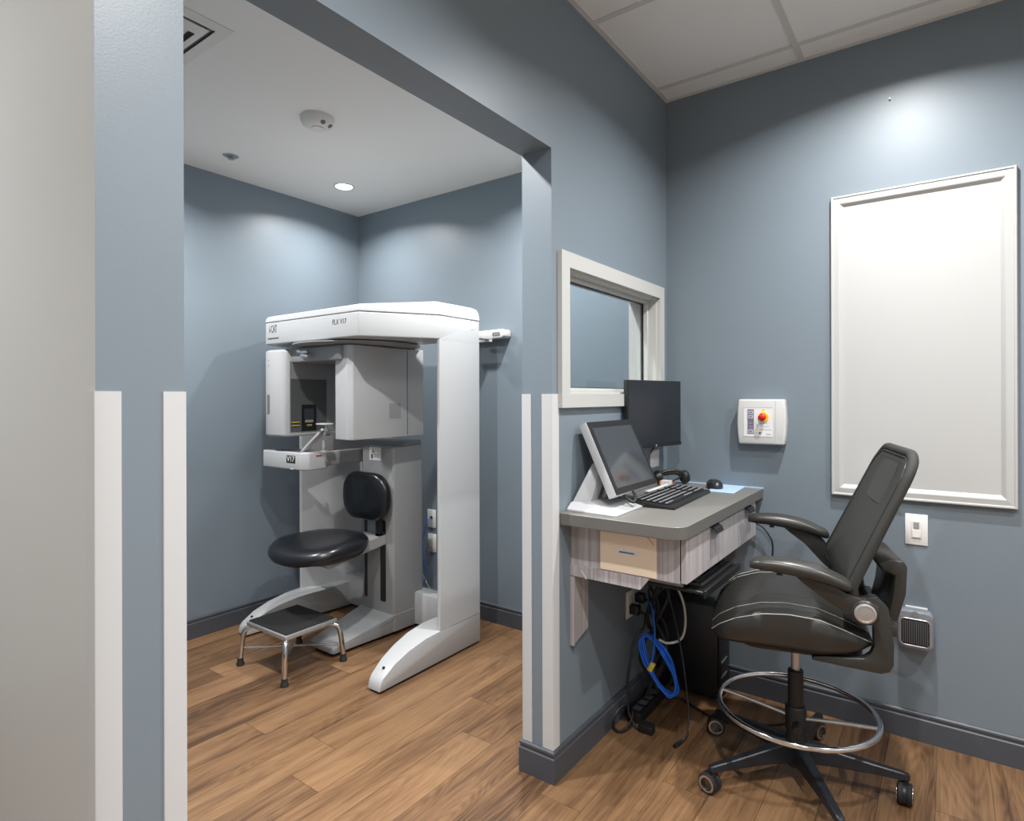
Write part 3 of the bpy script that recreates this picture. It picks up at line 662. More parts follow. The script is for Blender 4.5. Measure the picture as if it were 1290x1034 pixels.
# black desk monitor
md = Vector((0.075, 0.403, 0)).normalized(); mn = Vector((0.403, -0.075, 0)).normalized(); m2 = Vector((0.036, 2.257, 1.103))
dm = thing('desk_monitor', 'flat black monitor on arm standing behind the white monitor', 'monitor', (0.06, 2.46, 1.0))
part('back_shell', M().obox(m2, md, Vector((0, 0, 1)), mn, 0, 0.410, 0.0, 0.289, -0.022, -0.002).bevel(0.003, 2), 'black_plastic', dm)
part('screen', M().obox(m2, md, Vector((0, 0, 1)), mn, 0.004, 0.406, 0.016, 0.285, -0.003, 0.0), 'screen_matte', dm)
part('lower_bezel', M().obox(m2, md, Vector((0, 0, 1)), mn, 0, 0.410, 0.0, 0.015, -0.003, 0.002).bevel(0.001, 1), 'black_plastic', dm)
lc = m2 + md * 0.205 + Vector((0, 0, 0.0075)) + mn * 0.002
part('round_logo', M().cyl(lc, lc + mn * 0.0006, 0.005, seg=16), 'sensor_grey', dm)
part('mount_arm', M().cyl((0.001, 2.50, 1.20), (0.062, 2.475, 1.20), 0.018, seg=14), 'black_plastic', dm)
part('dangling_lead', M().tube([(0.06, 2.46, 1.11), (0.06, 2.45, 1.09), (0.05, 2.40, 1.06), (0.04, 2.36, 1.03)], 0.004), 'cable_black', dm)

# keyboards
def keyboard(name, label, c, rz, L, Wd, tilt, zb):
    k = thing(name, label, 'keyboard', (c[0], c[1], zb), rz)
    # local frame: +x towards the typist, y along the length
    def zt(a): return 0.022 - tilt * (a + Wd / 2)
    part('body', M().loft([[(-Wd / 2, -L / 2, 0.0), (Wd / 2, -L / 2, 0.0), (Wd / 2, L / 2, 0.0), (-Wd / 2, L / 2, 0.0)], [(-Wd / 2, -L / 2, zt(-Wd / 2)), (Wd / 2, -L / 2, zt(Wd / 2)), (Wd / 2, L / 2, zt(Wd / 2)), (-Wd / 2, L / 2, zt(-Wd / 2))]]).bevel(0.003, 2), 'black_plastic', k)
    ks, lg = M(), M(); rows = 6; cols = 21; px_, py_ = (Wd - 0.035) / rows, (L - 0.025) / cols
    for i in range(rows):
        for j in range(cols):
            if j in (15,) or (j == 11 and i == 0): continue
            a = -Wd / 2 + 0.012 + px_ * (i + 0.5); b = -L / 2 + 0.0125 + py_ * (j + 0.5); z = zt(a)
            if i == 5 and 4 <= j <= 9:
                if j == 4: ks.box(a - px_ * .42, a + px_ * .42, b - py_ * .42, b + py_ * 5.42, z, z + 0.006)
                continue
            ks.box(a - px_ * .42, a + px_ * .42, b - py_ * .42, b + py_ * .42, z, z + 0.006)
            lg.box(a - px_ * .24, a + px_ * .10, b - py_ * .16, b + py_ * .14, z + 0.0059, z + 0.0063)
    part('keys', ks, 'key_black', k)['kind'] = 'stuff'
    part('key_legends', lg, 'key_legend', k)['kind'] = 'stuff'
    return k
keyboard('keyboard', 'black full-size keyboard lying on the grey worktop', (0.212, 2.283), R(2.5), 0.465, 0.175, 0.06, ZT)
kt = thing('keyboard_tray', 'black pull-out keyboard tray below the drawer unit', 'tray', (0.24, 2.28, 0.66))
part('tray_board', M().box(0.16, 0.438, 1.99, 2.40, 0.655, 0.667).bevel(0.003, 1), 'black_plastic', kt)
part('front_lip', M().box(0.432, 0.442, 1.99, 2.40, 0.645, 0.672).bevel(0.002, 1), 'black_plastic', kt)
for y in (2.005, 2.385): part('slide_rail', M().box(0.16, 0.36, y - 0.008, y + 0.008, 0.667, 0.7215), 'sensor_grey', kt)
keyboard('tray_keyboard', 'black keyboard resting on the tray under the desk', (0.350, 2.195), R(0), 0.345, 0.145, 0.05, 0.667)

# mouse, pad, small things
tag(M().prism([(0.266, 2.545), (0.376, 2.548), (0.366, 2.766), (0.246, 2.766)], 'z', ZT, ZT + 0.003).bevel(0.001, 1).build('mouse_pad', 'mat_blue'), 'light blue mouse pad on right end of worktop', 'mouse pad')
ms = thing('computer_mouse', 'black computer mouse on the blue mouse pad', 'mouse', (0.262, 2.655, ZT + 0.003), R(35))
rings = []
for k, h in ((0.96, 0.0), (1.0, 0.006), (0.97, 0.016), (0.85, 0.026), (0.6, 0.034), (0.3, 0.037), (0.02, 0.0375)):
    rings.append([(0.033 * k * math.cos(a) * (1.0 - 0.12 * math.sin(a)), 0.056 * k * math.sin(a) - 0.004 * (1 - k), h) for a in [2 * math.pi * i / 28 for i in range(28)]])
part('shell', M().loft(rings), 'mouse_black', ms, ang=80)
part('scroll_wheel', M().cyl((-0.004, 0.026, 0.029), (0.004, 0.026, 0.029), 0.007, seg=14), 'sensor_grey', ms)
hx, hy = 0.060, 2.668
hs_ = thing('headset', 'black headset lying folded behind the keyboard', 'headset', (hx, hy, ZT))
part('headband', M().tube([(hx - 0.05, hy - 0.05, ZT + 0.030), (hx - 0.035, hy - 0.035, ZT + 0.052), (hx + 0.01, hy, ZT + 0.064), (hx + 0.045, hy + 0.035, ZT + 0.050), (hx + 0.055, hy + 0.05, ZT + 0.028)], 0.0075, 10), 'black_plastic', hs_)
part('headband_pad', M().tube([(hx - 0.03, hy - 0.02, ZT + 0.050), (hx + 0.01, hy + 0.01, ZT + 0.056), (hx + 0.04, hy + 0.04, ZT + 0.044)], 0.013, 10), 'black_leather', hs_)
for s in (-1, 1):
    c = Vector((hx + s * 0.048, hy + s * 0.046, ZT + 0.0335)); ax = Vector((0.7, 0.7, 0.15)) * s
    ec = part('ear_cup', M().lathe([(0.01, 0.016), (0.026, 0.014), (0.030, 0.004), (0.030, -0.006)], c, 20, ax), 'black_plastic', hs_)
    part('ear_pad', M().lathe([(0.029, -0.006), (0.031, -0.012), (0.024, -0.018), (0.010, -0.012)], c, 20, ax), 'black_leather', ec)
part('microphone_boom', M().tube([(hx + 0.045, hy + 0.03, ZT + 0.04), (hx + 0.02, hy - 0.03, ZT + 0.02), (hx - 0.03, hy - 0.07, ZT + 0.012)], 0.004), 'black_plastic', hs_)
tp = thing('tape_box', 'small orange and white tape box behind the keyboard', 'tape', (0.085, 2.545, ZT))
part('carton', M().box(0.060, 0.105, 2.525, 2.570, ZT, ZT + 0.032).bevel(0.002, 1), 'orange', tp)
part('carton_label', M().box(0.068, 0.1065, 2.5245, 2.555, ZT + 0.012, ZT + 0.0335), 'label_white', tp)
tag(M().prism([(0.105, 2.26), (0.122, 2.262), (0.120, 2.50), (0.100, 2.50)], 'z', ZT, ZT + 0.024).bevel(0.001, 1).build('note_pad', 'label_white'), 'narrow white note pad between monitor and keyboard', 'note pad')

# ================================================================== WALL ITEMS ABOVE AND BESIDE THE DESK
es = thing('emergency_stop_box', 'white wall box with red emergency stop button and violet keypad', 'stop box', (0.442, Y4, 1.111))
ex, ez = 0.442, 1.2115
side = [(0.094, -0.098), (0.099, -0.05), (0.101, 0.0), (0.099, 0.05), (0.094, 0.098)]
bodyp = [(ex + a, ez + b) for a, b in side] + [(ex - a, ez + b) for a, b in reversed(side)]
part('case', M().prism(bodyp, 'y', Y4 - 0.050, Y4 - 0.0005).bevel(0.008, 3, 50), 'stop_white', es, ang=30)
fy = Y4 - 0.0505
def fp_(a0, a1, b0, b1, m, name, par, d=0.0015): return part(name, M().box(ex + a0, ex + a1, fy - d, fy + 0.002, ez + b0, ez + b1), m, par)
pn = fp_(-0.0705, 0.048, -0.064, 0.061, 'label_white', 'panel', es, 0.0008)
fp_(-0.0705, 0.048, 0.060, 0.063, 'keypad_button', 'panel_edge', es, 0.0012)
fp_(0.059, 0.0605, -0.095, 0.095, 'keypad_button', 'cover_seam', es, 0.0004)
kp = fp_(-0.055, -0.028, -0.053, 0.054, 'keypad_violet', 'keypad', es, 0.0014)
for z in (0.034, 0.015, -0.049): fp_(-0.051, -0.031, z, z + 0.014, 'keypad_button', 'keypad_button', kp, 0.0022); fp_(-0.047, -0.036, z + 0.004, z + 0.010, 'keypad_violet', 'button_print', kp, 0.0026)
for z in (-0.008, -0.022, -0.033): fp_(-0.049, -0.033, z, z + 0.002, 'keypad_button', 'keypad_print', kp, 0.0022)
bz2 = part('yellow_disc', M().cyl((ex + 0.011, fy - 0.0008, ez + 0.021), (ex + 0.011, fy - 0.004, ez + 0.021), 0.0215, seg=28), 'stop_yellow', es)
part('stop_button', M().lathe([(0.009, 0.003), (0.009, 0.016), (0.0155, 0.018), (0.0165, 0.024), (0.013, 0.030), (0.001, 0.032)], (ex + 0.011, fy, ez + 0.021), 28, (0, -1, 0)), 'stop_red', es, ang=60)
fp_(0.006, 0.016, 0.046, 0.055, 'stop_yellow', 'yellow_mark', pn, 0.0013)
for a, b, z in ((-0.002, 0.03, -0.009), (-0.002, 0.034, -0.020), (-0.006, 0.043, -0.034)): fp_(a, b, z, z + 0.003, 'keypad_button', 'print_line', pn, 0.0013)
part('warning_outline', M().prism([(ex - 0.023, ez - 0.004), (ex - 0.006, ez - 0.004), (ex - 0.014, ez - 0.024)], 'y', fy - 0.0014, fy), 'keypad_button', pn)
part('warning_inner', M().prism([(ex - 0.020, ez - 0.006), (ex - 0.009, ez - 0.006), (ex - 0.014, ez - 0.019)], 'y', fy - 0.0018, fy), 'label_white', pn)
for z in (-0.037, -0.052): part('yellow_triangle', M().prism([(ex - 0.021, ez + z), (ex - 0.013, ez + z), (ex - 0.017, ez + z + 0.008)], 'y', fy - 0.0015, fy), 'stop_yellow', pn)
part('blue_shield', M().prism([(ex - 0.009, ez - 0.044), (ex + 0.002, ez - 0.044), (ex + 0.002, ez - 0.050), (ex - 0.0035, ez - 0.056), (ex - 0.009, ez - 0.050)], 'y', fy - 0.0015, fy), 'badge_blue', pn)
fp_(0.022, 0.042, -0.055, -0.050, 'keypad_button', 'maker_mark', pn, 0.0013)

wb = thing('framed_panel', 'tall white framed wall panel behind the drafting chair', 'wall panel', (1.0025, Y4, 0.9183))
a0, a1, b0, b1 = 0.7086, 1.2964, 0.9183, 2.1366
PF = [(0.0, 0.0), (0.0, 0.017), (0.003, 0.022), (0.008, 0.022), (0.011, 0.0185), (0.030, 0.0205), (0.034, 0.019), (0.046, 0.008), (0.046, 0.0)]
rings = []
for cx, cz, sx, sz in ((a0, b0, 1, 1), (a1, b0, -1, 1), (a1, b1, -1, -1), (a0, b1, 1, -1)):
    rings.append([(cx + sx * d, Y4 - 0.0005 - h, cz + sz * d) for d, h in PF])
sides_ = [(0, 1), (1, 2), (2, 3), (3, 0)]
for i, j in sides_: part('frame_rail', M().loft([rings[i], rings[j]]), 'board_white', wb, ang=20)
part('panel', M().box(a0 + 0.04, a1 - 0.04, Y4 - 0.0085, Y4 - 0.001, b0 + 0.04, b1 - 0.04), 'board_white', wb)
tag(M().cyl((0.915, Y4 - 0.0005, 2.487), (0.915, Y4 - 0.012, 2.487), 0.003, seg=8).build('wall_hook', 'outlet_white'), 'tiny white hook on wall above the framed panel', 'hook')

sw = plate('light_switch', 'white occupancy sensor light switch below the framed panel', 0.9975, 0.8085, w=0.073, h=0.119, cat='light switch')
rk = part('switch_body', M().box(0.9815, 1.0135, Y4 - 0.010, Y4 - 0.005, 0.776, 0.842).bevel(0.001, 1), 'outlet_white', sw)
part('sensor_lens', M().box(0.9885, 1.0065, Y4 - 0.0125, Y4 - 0.009, 0.812, 0.838).bevel(0.001, 1), 'sensor_grey', rk)
part('paddle', M().box(0.985, 1.010, Y4 - 0.0125, Y4 - 0.009, 0.779, 0.809).bevel(0.001, 1), 'outlet_white', rk)
op = plate('wall_outlet', 'white outlet plate behind the small plug-in heater', 0.9965, 0.455)
ht = thing('plug_in_heater', 'small silver plug-in heater with dark grille on wall outlet', 'heater', (0.995, Y4 - 0.04, 0.372))
hc, hz = 0.995, 0.441
def rr3(w_, h_, r_, y): return [(hc + a, y, hz + b) for a, b in rrect(w_, h_, r_, 5)]
part('case', M().loft([rr3(0.098, 0.128, 0.018, Y4 - 0.008), rr3(0.114, 0.142, 0.020, Y4 - 0.025), rr3(0.116, 0.144, 0.022, Y4 - 0.060), rr3(0.106, 0.134, 0.020, Y4 - 0.070), rr3(0.098, 0.122, 0.016, Y4 - 0.071)]), 'heater_silver', ht, ang=35)
gr = part('grille', M().loft([[(hc + a, Y4 - 0.0705, hz - 0.008 + b) for a, b in rrect(0.088, 0.096, 0.012)], [(hc + a, Y4 - 0.0725, hz - 0.008 + b) for a, b in rrect(0.084, 0.092, 0.012)]]), 'heater_dark', ht)
sl = M()
for i in range(12): sl.box(hc - 0.039 + i * 0.0069, hc - 0.036 + i * 0.0069, Y4 - 0.0742, Y4 - 0.072, hz - 0.050, hz + 0.034)
part('grille_slats', sl, 'letter_grey', gr)['kind'] = 'stuff'
part('front_rim', M().tube([(hc + a, Y4 - 0.0718, hz - 0.008 + b) for a, b in rrect(0.092, 0.100, 0.014)], 0.0022, 6, True, 0), 'brushed_silver', ht)
for s in (-1, 1): part('control_bar', M().cyl((hc + s * 0.012, Y4 - 0.060, hz + 0.060), (hc + s * 0.042, Y4 - 0.060, hz + 0.058), 0.010, seg=14), 'brushed_silver', ht)
part('control_knob', M().cyl((hc, Y4 - 0.058, hz + 0.060), (hc, Y4 - 0.074, hz + 0.060), 0.011, seg=18), 'heater_silver', ht)

t = plate('wall_outlet', 'white outlet plate on partition just below the black monitor', 0, 0)
bpy.data.objects.remove(t.children[0]); t.location = (0, 2.61, 0.998)
part('wall_plate', M().box(0.0002, 0.006, 2.560, 2.660, 0.998, 1.076).bevel(0.003, 2), 'outlet_white', t)
part('socket_face', M().box(0.005, 0.008, 2.575, 2.645, 1.020, 1.054).bevel(0.001, 1), 'outlet_white', t)
t = thing('wall_outlet', 'white outlet plate on partition under the desk with black plugs', 'outlet', (0, 2.365, 0.385))
part('wall_plate', M().box(0.0002, 0.006, 2.306, 2.424, 0.385, 0.500).bevel(0.003, 2), 'outlet_white', t)
for y in (2.338, 2.392): part('socket_face', M().box(0.005, 0.008, y - 0.017, y + 0.017, 0.408, 0.478).bevel(0.001, 1), 'outlet_white', t)

# ================================================================== UNDER THE DESK
pc = thing('computer_tower', 'black computer tower standing on floor under the desk', 'computer', (0.16, 2.69, 0))
part('case', M().box(0.012, 0.288, 2.612, 2.745, 0.012, 0.405).bevel(0.004, 2), 'navy_metal', pc)
fpn = part('front_panel', M().box(0.288, 0.300, 2.614, 2.743, 0.014, 0.403).bevel(0.003, 2), 'black_plastic', pc)
for z in (0.10, 0.165): part('silver_bar', M().box(0.300, 0.304, 2.622, 2.700, z, z + 0.006), 'brushed_silver', fpn)
part('drive_bay', M().box(0.299, 0.3025, 2.63, 2.73, 0.32, 0.345), 'navy_metal', fpn)
for a in (0.03, 0.26):
    for b in (2.63, 2.73): part('case_foot', M().cyl((a, b, 0), (a, b, 0.013), 0.010, seg=12), 'black_rubber', pc)
ups = thing('power_adapter', 'black power brick strapped below the drawer unit near the partition', 'adapter', (0.09, 2.22, 0.62))
part('brick', M().box(0.03, 0.145, 2.14, 2.30, 0.622, 0.650).bevel(0.006, 2), 'black_plastic', ups)
part('hanger_strap', M().box(0.04, 0.06, 2.20, 2.22, 0.649, 0.722).box(0.12, 0.14, 2.20, 2.22, 0.649, 0.722), 'black_rubber', ups)
stp = thing('power_strip', 'black power strip standing among the cables by baseboard', 'power strip', (0.09, 2.36, 0))
part('strip_body', M().box(0.035, 0.095, 2.24, 2.55, 0.0, 0.045).bevel(0.006, 2), 'black_plastic', stp)
for i in range(5): part('socket', M().box(0.048, 0.082, 2.262 + i * 0.056, 2.296 + i * 0.056, 0.0445, 0.047), 'letter_grey', stp)
for i, (y, zz, h) in enumerate(((2.338, 0.425, 'black plug nearer the viewer in outlet under the desk'), (2.392, 0.46, 'black plug farther from the viewer in outlet under the desk'))):
    p_ = thing('power_plug', h, 'plug', (0.03, y, zz - 0.02))
    part('plug_body', M().box(0.0085, 0.050, y - 0.018, y + 0.018, zz - 0.020, zz + 0.020).bevel(0.006, 2), 'black_plastic', p_)
    part('strain_relief', M().cyl((0.045, y, zz), (0.075, y, zz - 0.012), 0.007, 0.005, 12), 'black_rubber', p_)
def cable(name, label, pts, r, m, seg=8): return tag(M().tube(pts, r, seg).build(name, m), label, 'cable')
for pn_ in range(1): pass
coil = []
for i in range(66):
    a = 2 * math.pi * i / 16.0
    k = 1 + 0.10 * math.sin(i * 0.7)
    u_, v_ = 0.052 * k * math.cos(a) , 0.105 * (1 + 0.06 * math.cos(i * 0.31)) * math.sin(a)
    coil.append((0.150 + u_ * 0.85 - (v_ - u_ * 0.5) * 0.38 + 0.006 * math.sin(i * 0.9), 2.30 + u_ * 0.35 + 0.012 * math.cos(i * 0.25), 0.235 + v_ + u_ * -0.5))
cb = thing('network_cable_coil', 'bright blue network cable coil hanging under the desk', 'cable', (0.15, 2.30, 0.12))
part('coil', M().tube(coil, 0.0040, 8, False, 3), 'cable_blue', cb)
part('rising_lead', M().tube([(0.085, 2.33, 0.475), (0.105, 2.32, 0.47), (0.125, 2.30, 0.43), (0.135, 2.29, 0.37), (0.132, 2.29, 0.30), (0.125, 2.28, 0.24)], 0.0038), 'cable_blue', cb)
part('tie_wrap', M().cyl((0.118, 2.275, 0.215), (0.130, 2.285, 0.245), 0.012, seg=12), 'sticker_yellow', cb)
cable('white_cord', 'white cord hanging in a loop beside the blue coil', [(0.12, 2.33, 0.60), (0.16, 2.33, 0.595), (0.21, 2.34, 0.55), (0.235, 2.35, 0.48), (0.24, 2.35, 0.40), (0.225, 2.34, 0.345), (0.18, 2.32, 0.325), (0.145, 2.31, 0.335)], 0.0048, 'cable_white')
cable('black_cable', 'black cord hanging down to floor with its plug end loose', [(0.14, 2.36, 0.66), (0.155, 2.355, 0.56), (0.20, 2.34, 0.42), (0.24, 2.31, 0.30), (0.27, 2.28, 0.18), (0.285, 2.26, 0.09), (0.285, 2.23, 0.03), (0.270, 2.20, 0.008), (0.262, 2.17, 0.006)], lambda t: 0.0035 if t < 0.85 else 0.007, 'cable_black')
cable('black_cable', 'black cord lying on floor from power strip to chair wheel', [(0.095, 2.50, 0.020), (0.16, 2.52, 0.012), (0.24, 2.49, 0.006), (0.34, 2.46, 0.0055), (0.46, 2.50, 0.0055), (0.60, 2.62, 0.0055)], 0.005, 'cable_black')
cable('black_cable', 'black cord drooping from the nearer wall plug to the floor', [(0.075, 2.338, 0.412), (0.080, 2.31, 0.37), (0.055, 2.28, 0.33), (0.050, 2.25, 0.25), (0.045, 2.23, 0.17), (0.05, 2.22, 0.10), (0.06, 2.21, 0.05), (0.10, 2.20, 0.012), (0.14, 2.22, 0.006)], 0.005, 'cable_black')
bn = thing('cord_bundle', 'tangled bundle of black cords hanging beneath the desk', 'cords', (0.105, 2.38, 0.08))
for i, (a, b) in enumerate(((0.10, 2.40), (0.115, 2.37), (0.085, 2.36), (0.13, 2.39), (0.12, 2.35))):
    pts = [(a + 0.03 * math.sin(j * 1.3 + i * 1.7), b + 0.035 * math.cos(j * 0.9 + i * 2.1), 0.65 - j * 0.07) for j in range(9)]
    part('cord', M().tube(pts, 0.0085 if i == 0 else 0.0045 + 0.0008 * i, 8), 'cable_black', bn)
loop = thing('cord_loop', 'small black cord loop resting on floor at the baseboard', 'cable', (0.06, 2.20, 0))
part('loop', M().tube([(0.045 + 0.035 * math.cos(a), 2.185 + 0.05 * math.sin(a), 0.010 + 0.03 * (1 + math.sin(a))) for a in [2 * math.pi * i / 12 for i in range(12)]], 0.005, 8, True), 'cable_black', loop)
ab = thing('power_adapter', 'black adapter block lying on floor beside the cord loop', 'adapter', (0.13, 2.24, 0))
part('brick', M().box(0.105, 0.165, 2.19, 2.23, 0.0, 0.035).bevel(0.006, 2), 'black_plastic', ab)
cable('black_wire', 'thin black cord curling down back wall behind desk end', [(0.40, Y4 - 0.03, 0.77), (0.44, Y4 - 0.03, 0.755), (0.47, Y4 - 0.03, 0.72), (0.485, Y4 - 0.03, 0.68), (0.48, Y4 - 0.03, 0.60)], 0.0035, 'cable_black')

# ================================================================== DRAFTING CHAIR (local frame: +x forward, +y to its left... z up)
# forward = (-cos15, -sin15): rotation of 195 degrees; local +y is then the camera side
ch = thing('drafting_chair', 'tall black drafting chair with mesh back and chrome foot ring', 'chair', (0.668, 2.245, 0), R(195))
# star base
hub = part('hub', M().lathe([(0.030, 0.050), (0.036, 0.060), (0.036, 0.135), (0.031, 0.150), (0.031, 0.175)], (0, 0, 0), 24), 'black_plastic', ch)
for i in range(5):
    a = R(230 - 195 + 72 * i); d = Vector((math.cos(a), math.sin(a), 0)); n = Vector((-math.sin(a), math.cos(a), 0))
    sec = []
    for q, wd, zt_, zb_ in ((0.02, 0.026, 0.140, 0.070), (0.12, 0.021, 0.124, 0.076), (0.24, 0.017, 0.106, 0.076), (0.315, 0.015, 0.097, 0.074), (0.335, 0.012, 0.092, 0.074)):
        sec.append([d * q + n * wd + Vector((0, 0, zb_)), d * q + n * wd * 0.75 + Vector((0, 0, zt_)), d * q - n * wd * 0.75 + Vector((0, 0, zt_)), d * q - n * wd + Vector((0, 0, zb_))])
    lg = part('base_leg', M().loft(sec).bevel(0.003, 1), 'navy_metal', ch, ang=30)
    sw_ = R([-194.5, -150, -90, -120, -165][i] - 195)
    e = Vector((math.cos(sw_), math.sin(sw_), 0)); tt = Vector((-math.sin(sw_), math.cos(sw_), 0)); c = d * 0.322
    wc = c + e * 0.012 + Vector((0, 0, 0.0335))
    part('caster_stem', M().cyl(c + Vector((0, 0, 0.050)), c + Vector((0, 0, 0.078)), 0.010, seg=12), 'black_plastic', lg)
    for s in (-1, 1):
        p0, p1 = wc + tt * s * 0.004, wc + tt * s * 0.021
        part('caster_wheel', M().lathe([(0.031, 0.0), (0.0335, 0.003), (0.0335, 0.013), (0.029, 0.017)], p0, 22, tt * s), 'black_rubber', lg)
        part('chrome_rim', M().lathe([(0.0270, 0.0), (0.0270, 0.0012), (0.0205, 0.0012), (0.0205, 0.0)], p1, 22, tt * s), 'chrome', lg)
    part('caster_hood', M().cyl(wc - tt * 0.004, wc + tt * 0.004, 0.032, seg=18), 'black_plastic', lg)
part('gas_lift_sleeve', M().lathe([(0.025, 0.17), (0.025, 0.375), (0.022, 0.378)], (0, 0, 0), 22), 'black_plastic', ch)
part('gas_lift_rod', M().cyl((0, 0, 0.37), (0, 0, 0.50), 0.014, seg=18), 'brushed_silver', ch)
RZ = 0.245
part('foot_ring', M().tube([(0.25 * math.cos(2 * math.pi * i / 48), 0.25 * math.sin(2 * math.pi * i / 48), RZ) for i in range(48)], 0.0095, 10, True, 0), 'chrome', ch)
part('ring_collar', M().lathe([(0.034, 0.175), (0.034, 0.25), (0.030, 0.255)], (0, 0, 0), 20), 'black_plastic', ch)
part('ring_knob', M().cyl((0, 0.034, 0.20), (0, 0.075, 0.20), 0.014, seg=14), 'black_plastic', ch)
for s in (348, 168):
    a = R(s); part('ring_spoke', M().tube([(0.03 * math.cos(a), 0.03 * math.sin(a), 0.215), (0.14 * math.cos(a), 0.14 * math.sin(a), 0.232), (0.25 * math.cos(a), 0.25 * math.sin(a), RZ)], 0.0065, 8), 'brushed_silver', ch)
# seat: profile along the length
US = [0.262, 0.255, 0.235, 0.19, 0.115, 0.042, -0.047, -0.12, -0.165, -0.195]
TOP = [0.535, 0.560, 0.583, 0.615, 0.640, 0.647, 0.640, 0.612, 0.590, 0.572]
BOT = [0.522, 0.522, 0.524, 0.532, 0.534, 0.532, 0.530, 0.536, 0.546, 0.560]
WID = [0.150, 0.185, 0.222, 0.248, 0.256, 0.256, 0.252, 0.238, 0.222, 0.195]
def lerp(X_, Y_, x_):
    if x_ >= X_[0]: return Y_[0]
    for i in range(len(X_) - 1):
        if X_[i] >= x_ >= X_[i + 1]:
            t_ = (X_[i] - x_) / (X_[i] - X_[i + 1]); return Y_[i] + (Y_[i + 1] - Y_[i]) * t_
    return Y_[-1]
def seat_top(u_, v_):
    wd = lerp(US, WID, u_); k = min(1, abs(v_) / wd)
    return lerp(US, TOP, u_) + 0.030 * (1 - k ** 2.4) - 0.010 * max(0, 1 - (v_ / 0.14) ** 2) * max(0, 1 - abs(u_ + 0.02) / 0.15)
rings = []
ulist = [0.268] + [US[0] - (US[0] - US[-1]) * i / 26 for i in range(27)] + [-0.199]
for q, u_ in enumerate(ulist):
    end = q in (0, len(ulist) - 1); wd = lerp(US, WID, u_) * (0.93 if end else 1); ring = []
    for i in range(17):
        v_ = wd * (1 - 2 * i / 16); z = seat_top(u_, v_)
        if end: z = (z + lerp(US, BOT, u_)) / 2 + 0.008
        ring.append((u_, v_, z))
    zb_ = lerp(US, BOT, u_) + (0.006 if end else 0); zt_ = lerp(US, TOP, u_)
    ring += [(u_, -wd * 1.015, zb_ + (zt_ - zb_) * 0.6), (u_, -wd * 0.99, zb_ + (zt_ - zb_) * 0.2), (u_, -wd * 0.93, zb_), (u_, 0, zb_ - 0.004), (u_, wd * 0.93, zb_), (u_, wd * 0.99, zb_ + (zt_ - zb_) * 0.2), (u_, wd * 1.015, zb_ + (zt_ - zb_) * 0.6)]
    rings.append(ring)
se = part('seat', M().loft(rings), 'seat_leather', ch, ang=70)
for k, r_ in ((0.995, 0.0016), (0.74, 0.0009), (-0.55, 0.0010), (-0.995, 0.0016)):
    pts = []
    for u_ in [0.262 - 0.455 * i / 22 for i in range(23)]:
        v_ = lerp(US, WID, u_) * k; pts.append((u_ + (0.006 if u_ > 0.25 else 0), v_, seat_top(u_, v_) + 0.0004))
    part('stitched_seam', M().tube(pts, r_, 6, False, 2), 'stitch', se)
part('seat_shell', M().prism(rrect(0.36, 0.40, 0.06), 'z', 0.508, 0.530).bevel(0.006, 2), 'black_plastic', ch)
part('tilt_mechanism', M().box(-0.10, 0.10, -0.075, 0.075, 0.478, 0.510).bevel(0.008, 2), 'black_plastic', ch)
part('tension_knob', M().cyl((0.125, 0.06, 0.515), (0.118, 0.06, 0.472), 0.026, 0.022, 18), 'black_plastic', ch)
# L shaped back carrier on both sides
LP = [(-0.029, 0.503), (-0.215, 0.489), (-0.238, 0.497), (-0.249, 0.519), (-0.250, 0.581), (-0.235, 0.690), (-0.205, 0.722), (-0.178, 0.715), (-0.150, 0.700), (-0.140, 0.672), (-0.160, 0.650), (-0.196, 0.629), (-0.197, 0.570), (-0.190, 0.548), (-0.171, 0.531), (-0.052, 0.520), (-0.032, 0.516)]
for s in (-1, 1):
    part('back_carrier', M().prism(LP, 'y', s * 0.205 - 0.016, s * 0.205 + 0.016).bevel(0.006, 2), 'arm_plastic', ch)
BPf = [(-0.262, 0.815), (-0.292, 0.812), (-0.304, 0.795), (-0.300, 0.708), (-0.277, 0.622), (-0.245, 0.615), (-0.262, 0.690), (-0.270, 0.765), (-0.235, 0.775), (-0.225, 0.800)]
part('lumbar_carrier', M().prism(BPf, 'y', -0.13, 0.13).bevel(0.006, 2), 'arm_plastic', ch)
part('cross_bar', M().box(-0.262, -0.232, -0.205, 0.205, 0.60, 0.635).bevel(0.006, 2), 'arm_plastic', ch)
# backrest
ZB = [0.665, 0.70, 0.75, 0.80, 0.86, 0.92, 1.00, 1.06, 1.12, 1.152]
UB = [-0.160, -0.142, -0.134, -0.150, -0.180, -0.208, -0.248, -0.272, -0.298, -0.305]
def ub(z):
    if z <= ZB[0]: return UB[0]
    for i in range(len(ZB) - 1):
        if ZB[i] <= z <= ZB[i + 1]:
            t_ = (z - ZB[i]) / (ZB[i + 1] - ZB[i]); return UB[i] + (UB[i + 1] - UB[i]) * t_
    return UB[-1]
def backshape(scale=1.0, dz=0.0):
    out = []
    for a, b in rrect(0.455 * scale, 0.487 * scale, 0.085 * scale, 7): out.append((a, 0.9085 + b + dz))
    return out
def back_pt(v_, z, off):
    wz = 1.055 - 0.02 * max(0, min(1, (z - 0.75) / 0.4))
    wz += 0.09 * math.exp(-((z - 0.745) / 0.07) ** 2)
    v_ *= wz
    return (ub(z) + 0.15 * v_ * v_ + off, v_, z)
def back_surf(outline_scales, m, name, par, ang=60):
    rings = [[back_pt(a * k, 0.9085 + (z - 0.9085) * k, off) for a, z in backshape()] for k, off in outline_scales]
    return part(name, M().loft(rings), m, par, ang=ang)
